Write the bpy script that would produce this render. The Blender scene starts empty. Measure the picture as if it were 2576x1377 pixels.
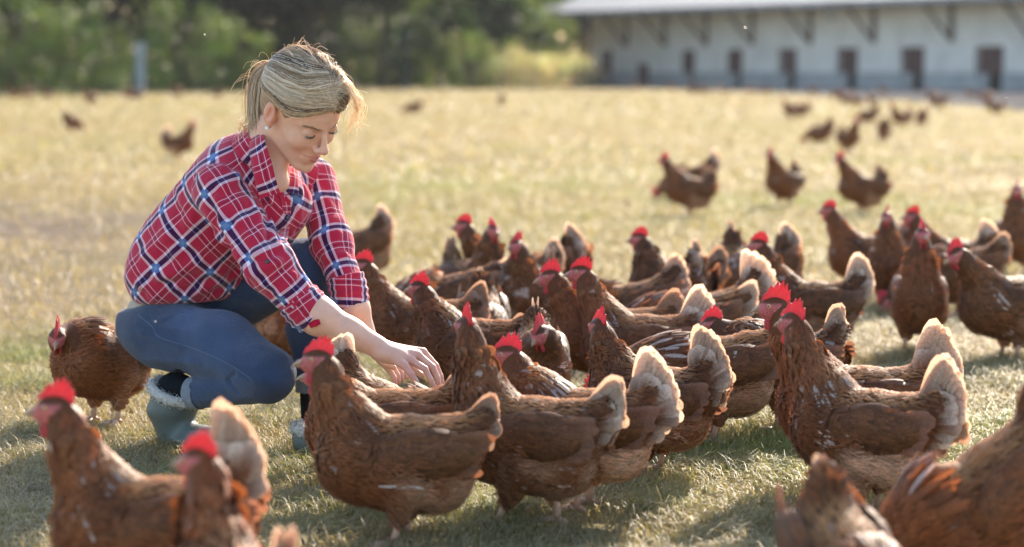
import bpy, math
import numpy as np
from mathutils import Vector, Matrix

rng = np.random.default_rng(7)
R = math.radians
SC = bpy.context.scene
COL = SC.collection

# ------------------------------------------------------------------ camera
CAM_H = 0.88
FPX = 85.0 / 36.0 * 2576.0            # focal length in the 2576-px frame used for measuring
PITCH = math.atan((688.5 - 178.0) / FPX)
cam_data = bpy.data.cameras.new("camera")
cam_data.lens = 85.0; cam_data.sensor_width = 36.0
cam_data.clip_start = 0.1; cam_data.clip_end = 2000.0
cam_data.dof.use_dof = True
cam_data.dof.focus_distance = 5.42
cam_data.dof.aperture_fstop = 2.9
cam_data.dof.aperture_blades = 0
cam = bpy.data.objects.new("camera", cam_data); COL.objects.link(cam)
cam.location = (0, 0, CAM_H)
cam.rotation_euler = (math.pi / 2 - PITCH, 0, 0)
SC.camera = cam

# ------------------------------------------------------------------ sky, sun, exposure
SUN_EL, SUN_AZ = R(28.0), R(20.0)      # azimuth measured from +Y (away from the camera) towards +X
world = bpy.data.worlds.new("World"); SC.world = world
world.use_nodes = True
wn = world.node_tree
sky = wn.nodes.new("ShaderNodeTexSky"); sky.sky_type = 'NISHITA'
sky.sun_disc = False; sky.sun_elevation = SUN_EL; sky.sun_rotation = SUN_AZ
sky.dust_density = 1.0; sky.air_density = 1.0
bg = wn.nodes["Background"]; bg.inputs[1].default_value = 0.15
wn.links.new(sky.outputs[0], bg.inputs[0])
sun_data = bpy.data.lights.new("sun", 'SUN')
sun_data.energy = 4.5; sun_data.angle = R(0.55); sun_data.color = (1.0, 0.86, 0.70)
sun = bpy.data.objects.new("sun", sun_data); COL.objects.link(sun)
sdir = Vector((math.sin(SUN_AZ) * math.cos(SUN_EL), math.cos(SUN_AZ) * math.cos(SUN_EL), math.sin(SUN_EL)))
sun.rotation_euler = sdir.to_track_quat('Z', 'Y').to_euler()
SC.view_settings.view_transform = 'Standard'
SC.view_settings.look = 'None'
SC.view_settings.exposure = 1.5
SC.view_settings.gamma = 1.0
SC.render.engine = 'CYCLES'
SC.cycles.use_denoising = True
SC.cycles.max_bounces = 6
SC.cycles.diffuse_bounces = 3
SC.cycles.transmission_bounces = 3
SC.cycles.volume_bounces = 0
SC.cycles.caustics_reflective = False; SC.cycles.caustics_refractive = False
SC.cycles.sample_clamp_indirect = 6.0

cP, sP = math.cos(PITCH), math.sin(PITCH)
def at(x, y, Y):
    """point at distance Y in front of the camera seen at frame position (x, y)"""
    dx = (x - 1288.0) / FPX; dz = -(y - 688.5) / FPX
    d = np.array([dx, cP + dz * sP, -sP + dz * cP])
    return np.array([0, 0, CAM_H]) + d * (Y / d[1])
def ground(x, y):
    dx = (x - 1288.0) / FPX; dz = -(y - 688.5) / FPX
    d = np.array([dx, cP + dz * sP, -sP + dz * cP])
    return np.array([0, 0, CAM_H]) + d * (-CAM_H / d[2])

# ------------------------------------------------------------------ materials
def new_mat(name):
    m = bpy.data.materials.new(name); m.use_nodes = True
    nt = m.node_tree
    return m, nt, nt.nodes["Principled BSDF"], nt.nodes["Material Output"]
def N(nt, typ, **kw):
    n = nt.nodes.new(typ)
    for k, v in kw.items(): setattr(n, k, v)
    return n
def col_attr(nt):
    a = nt.nodes.new("ShaderNodeAttribute"); a.attribute_name = "Col"; return a
def attr_mat(name, rough=0.6, transl=0.0, spec=0.3, noise=0.0, nscale=60.0, bump=0.0, tcol=None, sheen=0.0, sss=0.0, sss_r=(1, .35, .2), sss_s=.01):
    m, nt, b, out = new_mat(name)
    a = col_attr(nt); src = a.outputs[0]
    tc = N(nt, "ShaderNodeTexCoord")
    if noise > 0 or bump > 0:
        nz = N(nt, "ShaderNodeTexNoise"); nz.inputs["Scale"].default_value = nscale; nz.inputs["Detail"].default_value = 3
        nt.links.new(tc.outputs["Object"], nz.inputs["Vector"])
    if noise > 0:
        mr = N(nt, "ShaderNodeMapRange"); mr.inputs[1].default_value = .3; mr.inputs[2].default_value = .7
        mr.inputs[3].default_value = 1 - noise; mr.inputs[4].default_value = 1 + noise
        nt.links.new(nz.outputs[0], mr.inputs[0])
        mx = N(nt, "ShaderNodeVectorMath", operation='SCALE')
        nt.links.new(src, mx.inputs[0]); nt.links.new(mr.outputs[0], mx.inputs["Scale"])
        src = mx.outputs[0]
    nt.links.new(src, b.inputs["Base Color"])
    b.inputs["Roughness"].default_value = rough
    b.inputs["Specular IOR Level"].default_value = spec
    if sheen: b.inputs["Sheen Weight"].default_value = sheen
    if sss:
        b.inputs["Subsurface Weight"].default_value = sss
        b.inputs["Subsurface Radius"].default_value = sss_r
        b.inputs["Subsurface Scale"].default_value = sss_s
    if bump > 0:
        bp = N(nt, "ShaderNodeBump"); bp.inputs["Strength"].default_value = bump; bp.inputs["Distance"].default_value = .003
        nt.links.new(nz.outputs[0], bp.inputs["Height"]); nt.links.new(bp.outputs[0], b.inputs["Normal"])
    if transl > 0:
        t = N(nt, "ShaderNodeBsdfTranslucent"); nt.links.new(src, t.inputs[0])
        if tcol:
            g = N(nt, "ShaderNodeVectorMath", operation='MULTIPLY'); g.inputs[1].default_value = tcol
            nt.links.new(src, g.inputs[0]); nt.links.new(g.outputs[0], t.inputs[0])
        ms = N(nt, "ShaderNodeMixShader"); ms.inputs[0].default_value = transl
        nt.links.new(b.outputs[0], ms.inputs[1]); nt.links.new(t.outputs[0], ms.inputs[2])
        nt.links.new(ms.outputs[0], out.inputs[0])
    return m

M_FEATHER = attr_mat("feathers", rough=.5, transl=.40, spec=.28, sheen=.08, noise=.22, nscale=220, tcol=(1.35, 1.12, .95))
M_SKIN_HEN = attr_mat("comb_skin", rough=.45, transl=.42, spec=.35, noise=.12, nscale=400, bump=.4, tcol=(1.25, .95, .95))
M_HORN = attr_mat("horn", rough=.4, spec=.4, noise=.15, nscale=300)
M_EYE = attr_mat("glossy_eye", rough=.08, spec=.6)
M_GRASS = attr_mat("grass_blade", rough=.5, transl=.40, spec=.3, tcol=(1.25, 1.15, .7))
M_LEAF = attr_mat("tree_leaf", rough=.5, transl=.38, spec=.3, tcol=(1.25, 1.4, .6))
M_BARK = attr_mat("bark", rough=.9, noise=.35, nscale=4, spec=.1)

# ------------------------------------------------------------------ mesh helpers
def mesh_from(name, V, quads=None, tris=None, col=None, uv=None, mats=(), midx=None, smooth=True):
    me = bpy.data.meshes.new(name)
    V = np.ascontiguousarray(V, dtype=np.float32)
    parts = []; sizes = []
    if quads is not None and len(quads): parts.append(np.asarray(quads, dtype=np.int32).ravel()); sizes.append(np.full(len(quads), 4, np.int32))
    if tris is not None and len(tris): parts.append(np.asarray(tris, dtype=np.int32).ravel()); sizes.append(np.full(len(tris), 3, np.int32))
    loops = np.concatenate(parts); sz = np.concatenate(sizes)
    me.vertices.add(len(V)); me.vertices.foreach_set("co", V.ravel())
    me.loops.add(len(loops)); me.loops.foreach_set("vertex_index", loops)
    me.polygons.add(len(sz))
    st = np.zeros(len(sz), np.int32); st[1:] = np.cumsum(sz)[:-1]
    me.polygons.foreach_set("loop_start", st); me.polygons.foreach_set("loop_total", sz)
    if midx is not None: me.polygons.foreach_set("material_index", np.asarray(midx, np.int32))
    me.polygons.foreach_set("use_smooth", np.full(len(sz), smooth))
    for m in mats: me.materials.append(m)
    if col is not None:
        c = np.ones((len(V), 4), np.float32); c[:, :3] = col
        at_ = me.color_attributes.new("Col", 'FLOAT_COLOR', 'POINT'); at_.data.foreach_set("color", c.ravel())
    if uv is not None:
        ul = me.uv_layers.new(name="UVMap"); ul.data.foreach_set("uv", np.asarray(uv, np.float32)[loops].ravel())
    me.update(calc_edges=True)
    return me

class Geo:
    """collects pieces (verts, quads, colour, material slot) into one mesh"""
    def __init__(s): s.V = []; s.Q = []; s.T = []; s.C = []; s.U = []; s.mq = []; s.mt = []; s.n = 0
    def add(s, V, Q=None, T=None, C=(.5, .5, .5), U=None, m=0):
        V = np.asarray(V, np.float32); C = np.asarray(C, np.float32)
        C = np.array(np.broadcast_to(C, (len(V), 3)), np.float32)
        if U is None: U = np.zeros((len(V), 2), np.float32)
        if Q is not None and len(Q): s.Q.append(np.asarray(Q, np.int64) + s.n); s.mq.append(np.full(len(Q), m, np.int32))
        if T is not None and len(T): s.T.append(np.asarray(T, np.int64) + s.n); s.mt.append(np.full(len(T), m, np.int32))
        s.V.append(V); s.C.append(C); s.U.append(U); s.n += len(V)
        return s
    def mesh(s, name, mats, uv=False, smooth=True):
        Q = np.concatenate(s.Q) if s.Q else None; T = np.concatenate(s.T) if s.T else None
        mi = np.concatenate(s.mq + s.mt)
        return mesh_from(name, np.concatenate(s.V), Q, T, np.concatenate(s.C), np.concatenate(s.U) if uv else None, mats, mi, smooth)

def link(name, me, parent=None):
    o = bpy.data.objects.new(name, me); COL.objects.link(o)
    if parent is not None: o.parent = parent
    return o
def tag(o, label=None, cat=None, group=None, kind=None):
    if label: o["label"] = label
    if cat: o["category"] = cat
    if group: o["group"] = group
    if kind: o["kind"] = kind
    return o
def empty(name, loc=(0, 0, 0), rz=0.0, sc=1.0):
    o = bpy.data.objects.new(name, None); COL.objects.link(o)
    o.location = loc; o.rotation_euler = (0, 0, rz); o.scale = (sc, sc, sc); o.empty_display_size = .1
    return o

def box_vq(c, s, rot=None):
    c = np.array(c, float); s = np.array(s, float) / 2
    V = np.array([[x, y, z] for x in (-1, 1) for y in (-1, 1) for z in (-1, 1)], float) * s
    if rot is not None: V = V @ np.asarray(rot).T
    Q = [(0, 1, 3, 2), (4, 6, 7, 5), (0, 4, 5, 1), (2, 3, 7, 6), (0, 2, 6, 4), (1, 5, 7, 3)]
    return V + c, Q
def tube_vq(pts, rad, n=8, cap=True, flat=1.0, up=None):
    pts = np.asarray(pts, float); rad = np.broadcast_to(np.asarray(rad, float), (len(pts),))
    tg = np.gradient(pts, axis=0); tg /= np.linalg.norm(tg, axis=1, keepdims=True) + 1e-9
    V = []
    ref = np.array([0, 0, 1.0]) if up is None else np.asarray(up, float)
    if up is None and abs(tg[0] @ ref) > .9: ref = np.array([1.0, 0, 0])
    for p, t, r in zip(pts, tg, rad):
        a = np.cross(t, ref); a /= np.linalg.norm(a) + 1e-9; b = np.cross(a, t); ref = b
        th = np.arange(n) / n * 2 * np.pi
        V.append(p + r * (np.cos(th)[:, None] * a + flat * np.sin(th)[:, None] * b))
    V = np.concatenate(V); k = len(pts)
    i = np.arange(k - 1)[:, None] * n; j = np.arange(n)[None]; j2 = (j + 1) % n
    Q = np.stack([i + j, i + j2, i + n + j2, i + n + j], -1).reshape(-1, 4)
    T = []
    if cap:
        V = np.concatenate([V, pts[:1], pts[-1:]]); a, b = k * n, k * n + 1
        T = [(a, (q + 1) % n, q) for q in range(n)] + [(b, (k - 1) * n + q, (k - 1) * n + (q + 1) % n) for q in range(n)]
    return V, Q, T
def ball_vq(c, r, M=None, nu=12, nv=8):
    u = np.arange(nu) / nu * 2 * np.pi; v = (np.arange(nv + 1) / nv) * np.pi
    vv, uu = np.meshgrid(v, u, indexing='ij')
    S = np.stack([np.sin(vv) * np.cos(uu), np.sin(vv) * np.sin(uu), np.cos(vv)], -1).reshape(-1, 3)
    V = S * np.asarray(r, float)
    if M is not None: V = V @ np.asarray(M).T
    i = np.arange(nv)[:, None] * nu; j = np.arange(nu)[None]; j2 = (j + 1) % nu
    Q = np.stack([i + j, i + nu + j, i + nu + j2, i + j2], -1).reshape(-1, 4)
    return V + np.asarray(c, float), Q, S
def bezier(p0, p1, p2, p3, n):
    t = np.linspace(0, 1, n)[:, None]
    return (1 - t)**3 * p0 + 3 * (1 - t)**2 * t * p1 + 3 * (1 - t) * t * t * p2 + t**3 * p3
def catmull(pts, n=8):
    pts = np.asarray(pts, float); P = np.vstack([2 * pts[0] - pts[1], pts, 2 * pts[-1] - pts[-2]]); out = []
    for i in range(1, len(P) - 2):
        t = np.linspace(0, 1, n, endpoint=False)[:, None]
        a, b, c, d = P[i - 1], P[i], P[i + 1], P[i + 2]
        out.append(.5 * ((2 * b) + (c - a) * t + (2 * a - 5 * b + 4 * c - d) * t * t + (3 * b - a - 3 * c + d) * t**3))
    out.append(P[-2][None])
    return np.concatenate(out)

# ------------------------------------------------------------------ signed-distance sculpting
def smin(a, b, k):
    h = np.clip(.5 + .5 * (b - a) / k, 0, 1)
    return b + (a - b) * h - k * h * (1 - h)
def smax(a, b, k): return -smin(-a, -b, k)
def ell(p, c, r, M=None):
    q = p - np.asarray(c, np.float32)
    if M is not None: q = q @ np.asarray(M, np.float32)       # columns of M = local axes
    r = np.asarray(r, np.float32)
    k0 = np.linalg.norm(q / r, axis=-1); k1 = np.linalg.norm(q / (r * r), axis=-1) + 1e-9
    return k0 * (k0 - 1) / k1
def cap(p, a, b, ra, rb):
    a = np.asarray(a, np.float32); b = np.asarray(b, np.float32)
    ab = b - a; t = np.clip(((p - a) @ ab) / (ab @ ab), 0, 1)
    return np.linalg.norm(p - a - t[..., None] * ab, axis=-1) - (ra + (rb - ra) * t)
def nets(fn, lo, hi, h):
    lo = np.asarray(lo, float); hi = np.asarray(hi, float)
    n = np.ceil((hi - lo) / h).astype(int) + 1
    n = ((n + 3) // 4) * 4 + 1
    ax = [lo[i] + h * np.arange(n[i]) for i in range(3)]
    cx = [a[::4] for a in ax]
    G = np.stack(np.meshgrid(*cx, indexing='ij'), -1).astype(np.float32)
    Fc = fn(G.reshape(-1, 3)).reshape(G.shape[:3])
    near = np.abs(Fc) < 4 * h * 2.0
    m = near[:-1, :-1, :-1] | near[1:, 1:, 1:] | near[1:, :-1, :-1] | near[:-1, 1:, :-1] | near[:-1, :-1, 1:] | near[1:, 1:, :-1] | near[1:, :-1, 1:] | near[:-1, 1:, 1:]
    up = lambda A: A.repeat(4, 0).repeat(4, 1).repeat(4, 2)
    mask = np.zeros(n, bool); mf = up(m)
    for d in np.ndindex(2, 2, 2):
        mask[d[0]:d[0] + mf.shape[0], d[1]:d[1] + mf.shape[1], d[2]:d[2] + mf.shape[2]] |= mf
    F = np.empty(n, np.float32)
    F[:-1, :-1, :-1] = up(Fc[:-1, :-1, :-1]); F[-1] = 1; F[:, -1] = 1; F[:, :, -1] = 1
    I = np.argwhere(mask)
    pts = (lo + I * h).astype(np.float32)
    vals = np.concatenate([fn(c) for c in np.array_split(pts, max(1, len(pts) // 400000 + 1))])
    F[mask] = vals
    ins = F < 0
    c8 = [ins[a:n[0] - 1 + a, b:n[1] - 1 + b, c:n[2] - 1 + c] for a in (0, 1) for b in (0, 1) for c in (0, 1)]
    s = sum(x.astype(np.int8) for x in c8)
    act = (s > 0) & (s < 8)
    idx = np.argwhere(act); vid = np.full(act.shape, -1, np.int64); vid[act] = np.arange(len(idx))
    acc = np.zeros((len(idx), 3)); cnt = np.zeros(len(idx))
    offs = list(np.ndindex(2, 2, 2))
    for i, a in enumerate(offs):
        for b in offs[i + 1:]:
            if sum(abs(np.array(a) - b)) != 1: continue
            fa = F[tuple((idx + a).T)]; fb = F[tuple((idx + b).T)]
            cr = (fa < 0) != (fb < 0)
            t = np.where(cr, fa / np.where(cr, fa - fb, 1), 0)
            acc += np.where(cr[:, None], np.array(a) + t[:, None] * (np.array(b) - a), 0); cnt += cr
    V = lo + (idx + acc / cnt[:, None]) * h
    Q = []
    for axis in range(3):
        sl0 = [slice(None)] * 3; sl1 = [slice(None)] * 3
        sl0[axis] = slice(0, n[axis] - 1); sl1[axis] = slice(1, n[axis])
        A = ins[tuple(sl0)]; B = ins[tuple(sl1)]
        e = np.argwhere(A != B)
        o = [k for k in range(3) if k != axis]
        ok = (e[:, o[0]] > 0) & (e[:, o[1]] > 0) & (e[:, o[0]] < n[o[0]] - 1) & (e[:, o[1]] < n[o[1]] - 1)
        e = e[ok]; fl = A[tuple(e.T)]
        d0 = np.zeros(3, int); d0[o[0]] = 1; d1 = np.zeros(3, int); d1[o[1]] = 1
        q = np.stack([vid[tuple((e - d0 - d1).T)], vid[tuple((e - d1).T)], vid[tuple(e.T)], vid[tuple((e - d0).T)]], 1)
        if axis == 1: fl = ~fl
        q[~fl] = q[~fl][:, ::-1]
        Q.append(q)
    return V.astype(np.float32), np.concatenate(Q)
def vnormals(V, Q):
    a = V[Q[:, 2]] - V[Q[:, 0]]; b = V[Q[:, 3]] - V[Q[:, 1]]
    fn = np.cross(a, b); NN = np.zeros_like(V)
    for k in range(4): np.add.at(NN, Q[:, k], fn)
    return NN / (np.linalg.norm(NN, axis=1, keepdims=True) + 1e-12)
def grad(fn, p, e=.001):
    g = np.stack([fn(p + np.eye(3, dtype=np.float32)[i] * e) - fn(p - np.eye(3, dtype=np.float32)[i] * e) for i in range(3)], 1)
    return g / (np.linalg.norm(g, axis=1, keepdims=True) + 1e-9)

_lat = np.random.default_rng(3).random((64, 64, 64)).astype(np.float32)
def vnoise(p, s=1.0, seed=0):
    q = np.asarray(p) * s + seed * 17.31 + 500.0
    i = np.floor(q).astype(int); f = q - i; f = f * f * (3 - 2 * f); i %= 64; j = (i + 1) % 64
    x0, y0, z0 = i[..., 0], i[..., 1], i[..., 2]; x1, y1, z1 = j[..., 0], j[..., 1], j[..., 2]
    fx, fy, fz = f[..., 0], f[..., 1], f[..., 2]
    L = _lat
    a = L[x0, y0, z0] * (1 - fx) + L[x1, y0, z0] * fx; b = L[x0, y1, z0] * (1 - fx) + L[x1, y1, z0] * fx
    c = L[x0, y0, z1] * (1 - fx) + L[x1, y0, z1] * fx; d = L[x0, y1, z1] * (1 - fx) + L[x1, y1, z1] * fx
    return (a * (1 - fy) + b * fy) * (1 - fz) + (c * (1 - fy) + d * fy) * fz

def norm(v): v = np.asarray(v, float); return v / (np.linalg.norm(v, axis=-1, keepdims=True) + 1e-9)

# ------------------------------------------------------------------ hens
def feathers(G, P, Nn, T, L, W, lift=.18, curl=.25, camber=.35, c0=(.2, .08, .03), c1=None, edge=None, rows=5, mat=0, twist=0.0, shaft=None, rg=None):
    """one small curved vane per point: P base, Nn outward normal, T direction it points"""
    n = len(P)
    if n == 0: return
    P = np.asarray(P, float); Nn = np.asarray(Nn, float); T = np.asarray(T, float)
    L = np.broadcast_to(L, (n,)).astype(float); W = np.broadcast_to(W, (n,)).astype(float)
    T = norm(T - (T * Nn).sum(1, keepdims=True) * Nn); B = np.cross(Nn, T)
    if rows == 5: u = np.array([0, .3, .65, .88, 1.0]); w = np.array([.45, .85, 1.0, .93, .64])
    else: u = np.array([0, .55, 1.0]); w = np.array([.6, 1.0, .45])
    v = np.array([-1, 0, 1.0]); U, Vv = np.meshgrid(u, v, indexing='ij'); Wd = np.repeat(w[:, None], 3, 1)
    U, Vv, Wd = U.ravel(), Vv.ravel(), Wd.ravel()
    LL = L[:, None]; WW = W[:, None] * .5
    along = U * LL; side = Vv * Wd * WW
    out = (lift * np.sin(U * 2.2) - curl * U * U) * LL - camber * WW * (Vv * Wd)**2
    along = along + .05 * LL * (Vv == 0) * (U == 1)
    V = P[:, None] + along[..., None] * T[:, None] + side[..., None] * B[:, None] + out[..., None] * Nn[:, None]
    k = len(U); R_ = len(u)
    q = []
    for i in range(R_ - 1):
        for j in range(2):
            a = i * 3 + j; q.append((a, a + 1, a + 4, a + 3))
    Q = (np.arange(n)[:, None, None] * k + np.array(q)[None]).reshape(-1, 4)
    c0 = np.broadcast_to(np.asarray(c0, float), (n, 3)); c1 = c0 if c1 is None else np.broadcast_to(np.asarray(c1, float), (n, 3))
    s = np.clip((U - .25) / .75, 0, 1)[None, :, None]**1.3
    C = c0[:, None] * (1 - s) + c1[:, None] * s
    if edge is not None:
        e = (np.clip(np.abs(Vv), 0, 1) * (U > .2) * .6 + (U > .85) * .5)[None, :, None]; e = np.clip(e, 0, .85)
        C = C * (1 - e) + np.broadcast_to(np.asarray(edge, float), (n, 3))[:, None] * e
    if shaft is not None:
        m_, cs = shaft
        e = ((Vv == 0) * (U > .2) * 1.0)[None, :, None] * m_[:, None, None]; e = np.maximum(e, m_[:, None, None] * .35 * (U > .3)[None, :, None])
        C = C * (1 - e) + np.asarray(cs) * e
    G.add(V.reshape(-1, 3), Q, None, C.reshape(-1, 3), m=mat)

def sample_surface(V, Q, n, rg, Nn=None):
    a = V[Q[:, 0]]; b = V[Q[:, 1]]; c = V[Q[:, 2]]; d = V[Q[:, 3]]
    ar = np.linalg.norm(np.cross(c - a, d - b), axis=1)
    f = rg.choice(len(Q), n, p=ar / ar.sum())
    s, t = rg.random((n, 1)), rg.random((n, 1))
    P = (a[f] * (1 - s) + b[f] * s) * (1 - t) + (d[f] * (1 - s) + c[f] * s) * t
    NN = Nn[Q[f, 0]] * (1 - s) * (1 - t) + Nn[Q[f, 1]] * s * (1 - t) + Nn[Q[f, 2]] * s * t + Nn[Q[f, 3]] * (1 - s) * t
    return P, norm(NN)

RED = np.array((.60, .075, .085)); FACE = np.array((.66, .20, .19))
def build_hen(parent, seed=0, pitch=0.0, head=(.172, .37), hy=0.0, hyaw=0.0, hpitch=0.0, tail=35, spread=50, pale=.3,
              tone=1.0, hue=0.0, speck=.5, lod=0, fluff=.3, step=0.0, tlen=1.0, patch=0.0, streak=False, fat=1.0, comb=1.0):
    """a brown hen facing +X, feet on z=0. lod 0 close, 1 middle distance, 2 far"""
    rg = np.random.default_rng(seed + 11); pale *= .80; spread *= .88
    cp, sp = math.cos(R(pitch)), math.sin(R(pitch))
    piv = np.array([0, 0, .13])
    Rt = np.array([[cp, 0, -sp], [0, 1, 0], [sp, 0, cp]])      # nose-up for positive pitch
    lift_ = .014 if head[1] > .2 else .004
    T = lambda p: (np.asarray(p, float) - piv) @ Rt.T + piv + (0, 0, lift_)
    Tv = lambda v: np.asarray(v, float) @ Rt.T
    nb = T((.098, 0, .205)); hd = np.array([head[0], hy, head[1]], float)
    # head frame
    yw, ph = R(hyaw), R(hpitch)
    hf = np.array([math.cos(yw) * math.cos(ph), math.sin(yw) * math.cos(ph), math.sin(ph)])
    hs = np.array([-math.sin(yw), math.cos(yw), 0]); hu = np.cross(hf, hs)
    HM = np.stack([hf, hs, hu], 1)
    KH = 1.16
    H = lambda p: hd + KH * (np.asarray(p, float) @ HM.T)
    hb = H((-.016, 0, -.012))
    d = np.linalg.norm(hb - nb)
    dir0 = norm(Tv((.45, 0, .9))); dir1 = norm(.75 * hu - .25 * hf + np.array([.1, 0, 0]))
    if head[1] < .2: dir1 = norm(-hf * .8 + hu * .3); dir0 = norm(Tv((.9, 0, .35)))
    nk = bezier(nb, nb + dir0 * d * .38, hb - dir1 * d * .3, hb, 9)
    if head[1] < .2: nk = bezier(nb, nb + dir0 * d * .4, hb + dir1 * d * .3, hb, 9)
    nr = np.array([.062, .054, .045, .038, .033, .029, .0265, .0245, .0225]) * fat
    g = .085 * fat
    def body(p):
        f = ell(p, T((.006, 0, .168)), (.126, .080 * fat, .076), Rt)
        f = smin(f, ell(p, T((.095, 0, .162)), (.085, .074 * fat, .088), Rt), .03)
        f = smin(f, ell(p, T((.01, 0, .130)), (.105, .076 * fat, .077), Rt), .03)
        f = smin(f, ell(p, T((-.072, 0, .168)), (.076, .060, .063), Rt), .03)
        f = smin(f, ell(p, T((-.060, 0, .114)), (.066, .064, .062), Rt), .03)
        ta = R(tail)
        f = smin(f, cap(p, T((-.10, 0, .195)), T((-.10 - .055 * math.cos(ta), 0, .195 + .055 * math.sin(ta))), .047, .030), .03)
        for s in (-1, 1):
            f = smin(f, cap(p, T((.005, s * .045, .112)), (.012 + s * step * .6, s * .044, .066), .040, .015), .02)
        for i in range(len(nk) - 1):
            f = smin(f, cap(p, nk[i], nk[i + 1], nr[i], nr[i + 1]), .022)
        f = smin(f, ell(p, H((.002, 0, 0)), (.030, .022, .024), HM), .01)
        return f
    h = (.0068, .009, .012)[lod]
    allp = np.concatenate([nk, [T((-.2, 0, .25)), T((.19, 0, .1)), T((-.16, 0, .06))]])
    lo = np.array([allp[:, 0].min() - .05, min(-.13, allp[:, 1].min() - .05), 0.015]); lo[2] = min(lo[2], max(0.0, hd[2] - .05))
    hi = np.array([allp[:, 0].max() + .06, max(.13, allp[:, 1].max() + .05), allp[:, 2].max() + .06])
    V, Q = nets(body, lo, hi, h)
    V = V.astype(float); Nn = vnormals(V, Q)
    base = np.array([.205, .078, .028]) * tone * np.array([1 + .18 * hue, 1, 1 - .15 * hue])
    dark = base * .74
    G = Geo()
    def nearneck(p):
        dd = np.stack([np.linalg.norm(p - c, axis=1) - r for c, r in zip(nk, nr)], 1)
        return dd.argmin(1), dd.min(1)
    def colour(p):
        q = (p - piv - (0, 0, lift_)) @ Rt + piv                       # torso frame
        k, dd = nearneck(p)
        c = np.tile(base, (len(p), 1))
        up = np.clip((q[:, 2] - .12) / .1, 0, 1)[:, None]
        c = c * (1 - .38 * up * (q[:, 0:1] < .12)) 
        nkm = ((dd < .01) & (k >= 2))
        c[nkm] = base * (1.12 - .02 * k[nkm][:, None])
        # light fluff under the rear, white flecks
        fl = np.clip((.142 - q[:, 2]) / .03, 0, 1) * np.clip((.05 - q[:, 0]) / .05, 0, 1) * np.clip((vnoise(p, 22, seed) - .18) * 5, 0, 1) * fluff * 1.3
        fl = np.clip(fl, 0, 1)[:, None]
        c = c * (1 - fl) + np.array([.60, .41, .27]) * fl
        if patch:
            pt = (np.clip((vnoise(q, 30, seed + 5) - (.86 - .10 * patch)) / .05, 0, 1) * (q[:, 2] < .22) * (dd > .01) * (rg.random(len(p)) < .7))[:, None] * .8
            c = c * (1 - pt) + np.array([.62, .50, .42]) * pt
        return c, q, k, dd
    C, *_ = colour(V)
    G.add(V, Q, None, C * .8)
    # feather cover
    nf = (3600, 1500, 420)[lod]
    P, NN = sample_surface(V, Q, nf, rg, Nn)
    c, q, k, dd = colour(P)
    isn = (dd < .008) & (k >= 1)
    ktan = np.gradient(nk, axis=0)
    tn = -norm(ktan[np.clip(k, 0, 8)])
    tb = Tv(np.array([-1, 0, -.12])) * np.ones((len(P), 1)); tb = tb + (q[:, 2:3] < .13) * np.array([0, 0, -.7])
    tb = tb + (q[:, 0:1] < -.10) * (q[:, 2:3] > .17) * (np.array([-math.cos(R(tail)), 0, math.sin(R(tail))]) * 1.2)
    tt = np.where(isn[:, None], tn, tb) + rg.normal(0, .10, (len(P), 3))
    hl = (P - hd) @ HM / KH
    face = (np.linalg.norm(hl, axis=1) < .040) & (hl[:, 0] > -.012) & (hl[:, 2] < .010)
    infront = (hl[:, 0] > .012) & (np.linalg.norm(hl, axis=1) < .05)
    keep = ~(face | infront) & (P[:, 2] > .03)
    nearh = np.linalg.norm(hl, axis=1) < .045
    big = (1.0, 1.5, 2.6)[lod]
    Lf = np.where(isn, .030 + .006 * (8 - k), .031) ; Lf = np.where(nearh, .013, Lf) * rg.uniform(.8, 1.2, len(P)) * big**.5
    Wf = np.where(isn, .0058 + .0012 * (8 - k) * .5, .019); Wf = np.where(nearh, .006, Wf) * big
    low = q[:, 2] < .115
    Lf = np.where(low & ~isn, .030 * big**.5, Lf)
    c = c * rg.uniform(.74, 1.28, (len(P), 1)) * (1 + .35 * (vnoise(P, 45, seed + 9) - .5))[:, None]
    e_ = np.where(isn[:, None], c * 1.25, c * 1.0 + np.array([.055, .030, .016]) * tone)
    sh = np.where(isn & (k <= 4), (rg.random(len(P)) < .35 * speck * np.clip((5 - k) / 3.0, 0, 1)) * .75, 0.0)
    sh = np.where(~isn & (rg.random(len(P)) < .03 * speck), .5, sh)
    K = keep
    rows = 5 if lod == 0 else 3
    feathers(G, P[K] - NN[K] * .002, NN[K], tt[K], Lf[K], Wf[K], lift=np.where(low & ~isn, .20, .13)[K][:, None], curl=.10, c0=c[K] * .92, c1=c[K], edge=e_[K], rows=rows,
             shaft=(sh[K], (.74, .68, .62)))
    if lod < 2:        # loose barbs that stand off the plumage
        P, NN = sample_surface(V, Q, (5600, 1800)[lod], rg, Nn)
        q = (P - piv - (0, 0, lift_)) @ Rt + piv; k, dd = nearneck(P)
        ktan_ = -norm(np.gradient(nk, axis=0)[np.clip(k, 0, 8)])
        tt_ = np.where(((dd < .01) & (k >= 1))[:, None], ktan_, Tv(np.array([-1, 0, -.1])) * np.ones((len(P), 1))) + rg.normal(0, .22, (len(P), 3))
        m = np.linalg.norm(P - hd, axis=1) > .055
        c, *_ = colour(P); c = c * rg.uniform(1.0, 1.7, (len(P), 1)) + np.array([.03, .013, .006]); tp_ = np.clip((NN[:, 2:3] - .5) * 2.2, 0, .9); c = c * (1 - tp_) + np.array([.58, .30, .12]) * tp_ * rg.uniform(.7, 1.3, (len(P), 1))  # upward-facing barbs turned gold: the sunlit rim painted into their colour
        feathers(G, P[m], NN[m], tt_[m], rg.uniform(.014, .030, m.sum()), rg.uniform(.002, .0042, m.sum()) * (1, 1.6)[lod], lift=.30, curl=.06, c0=c[m], rows=3)
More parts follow.
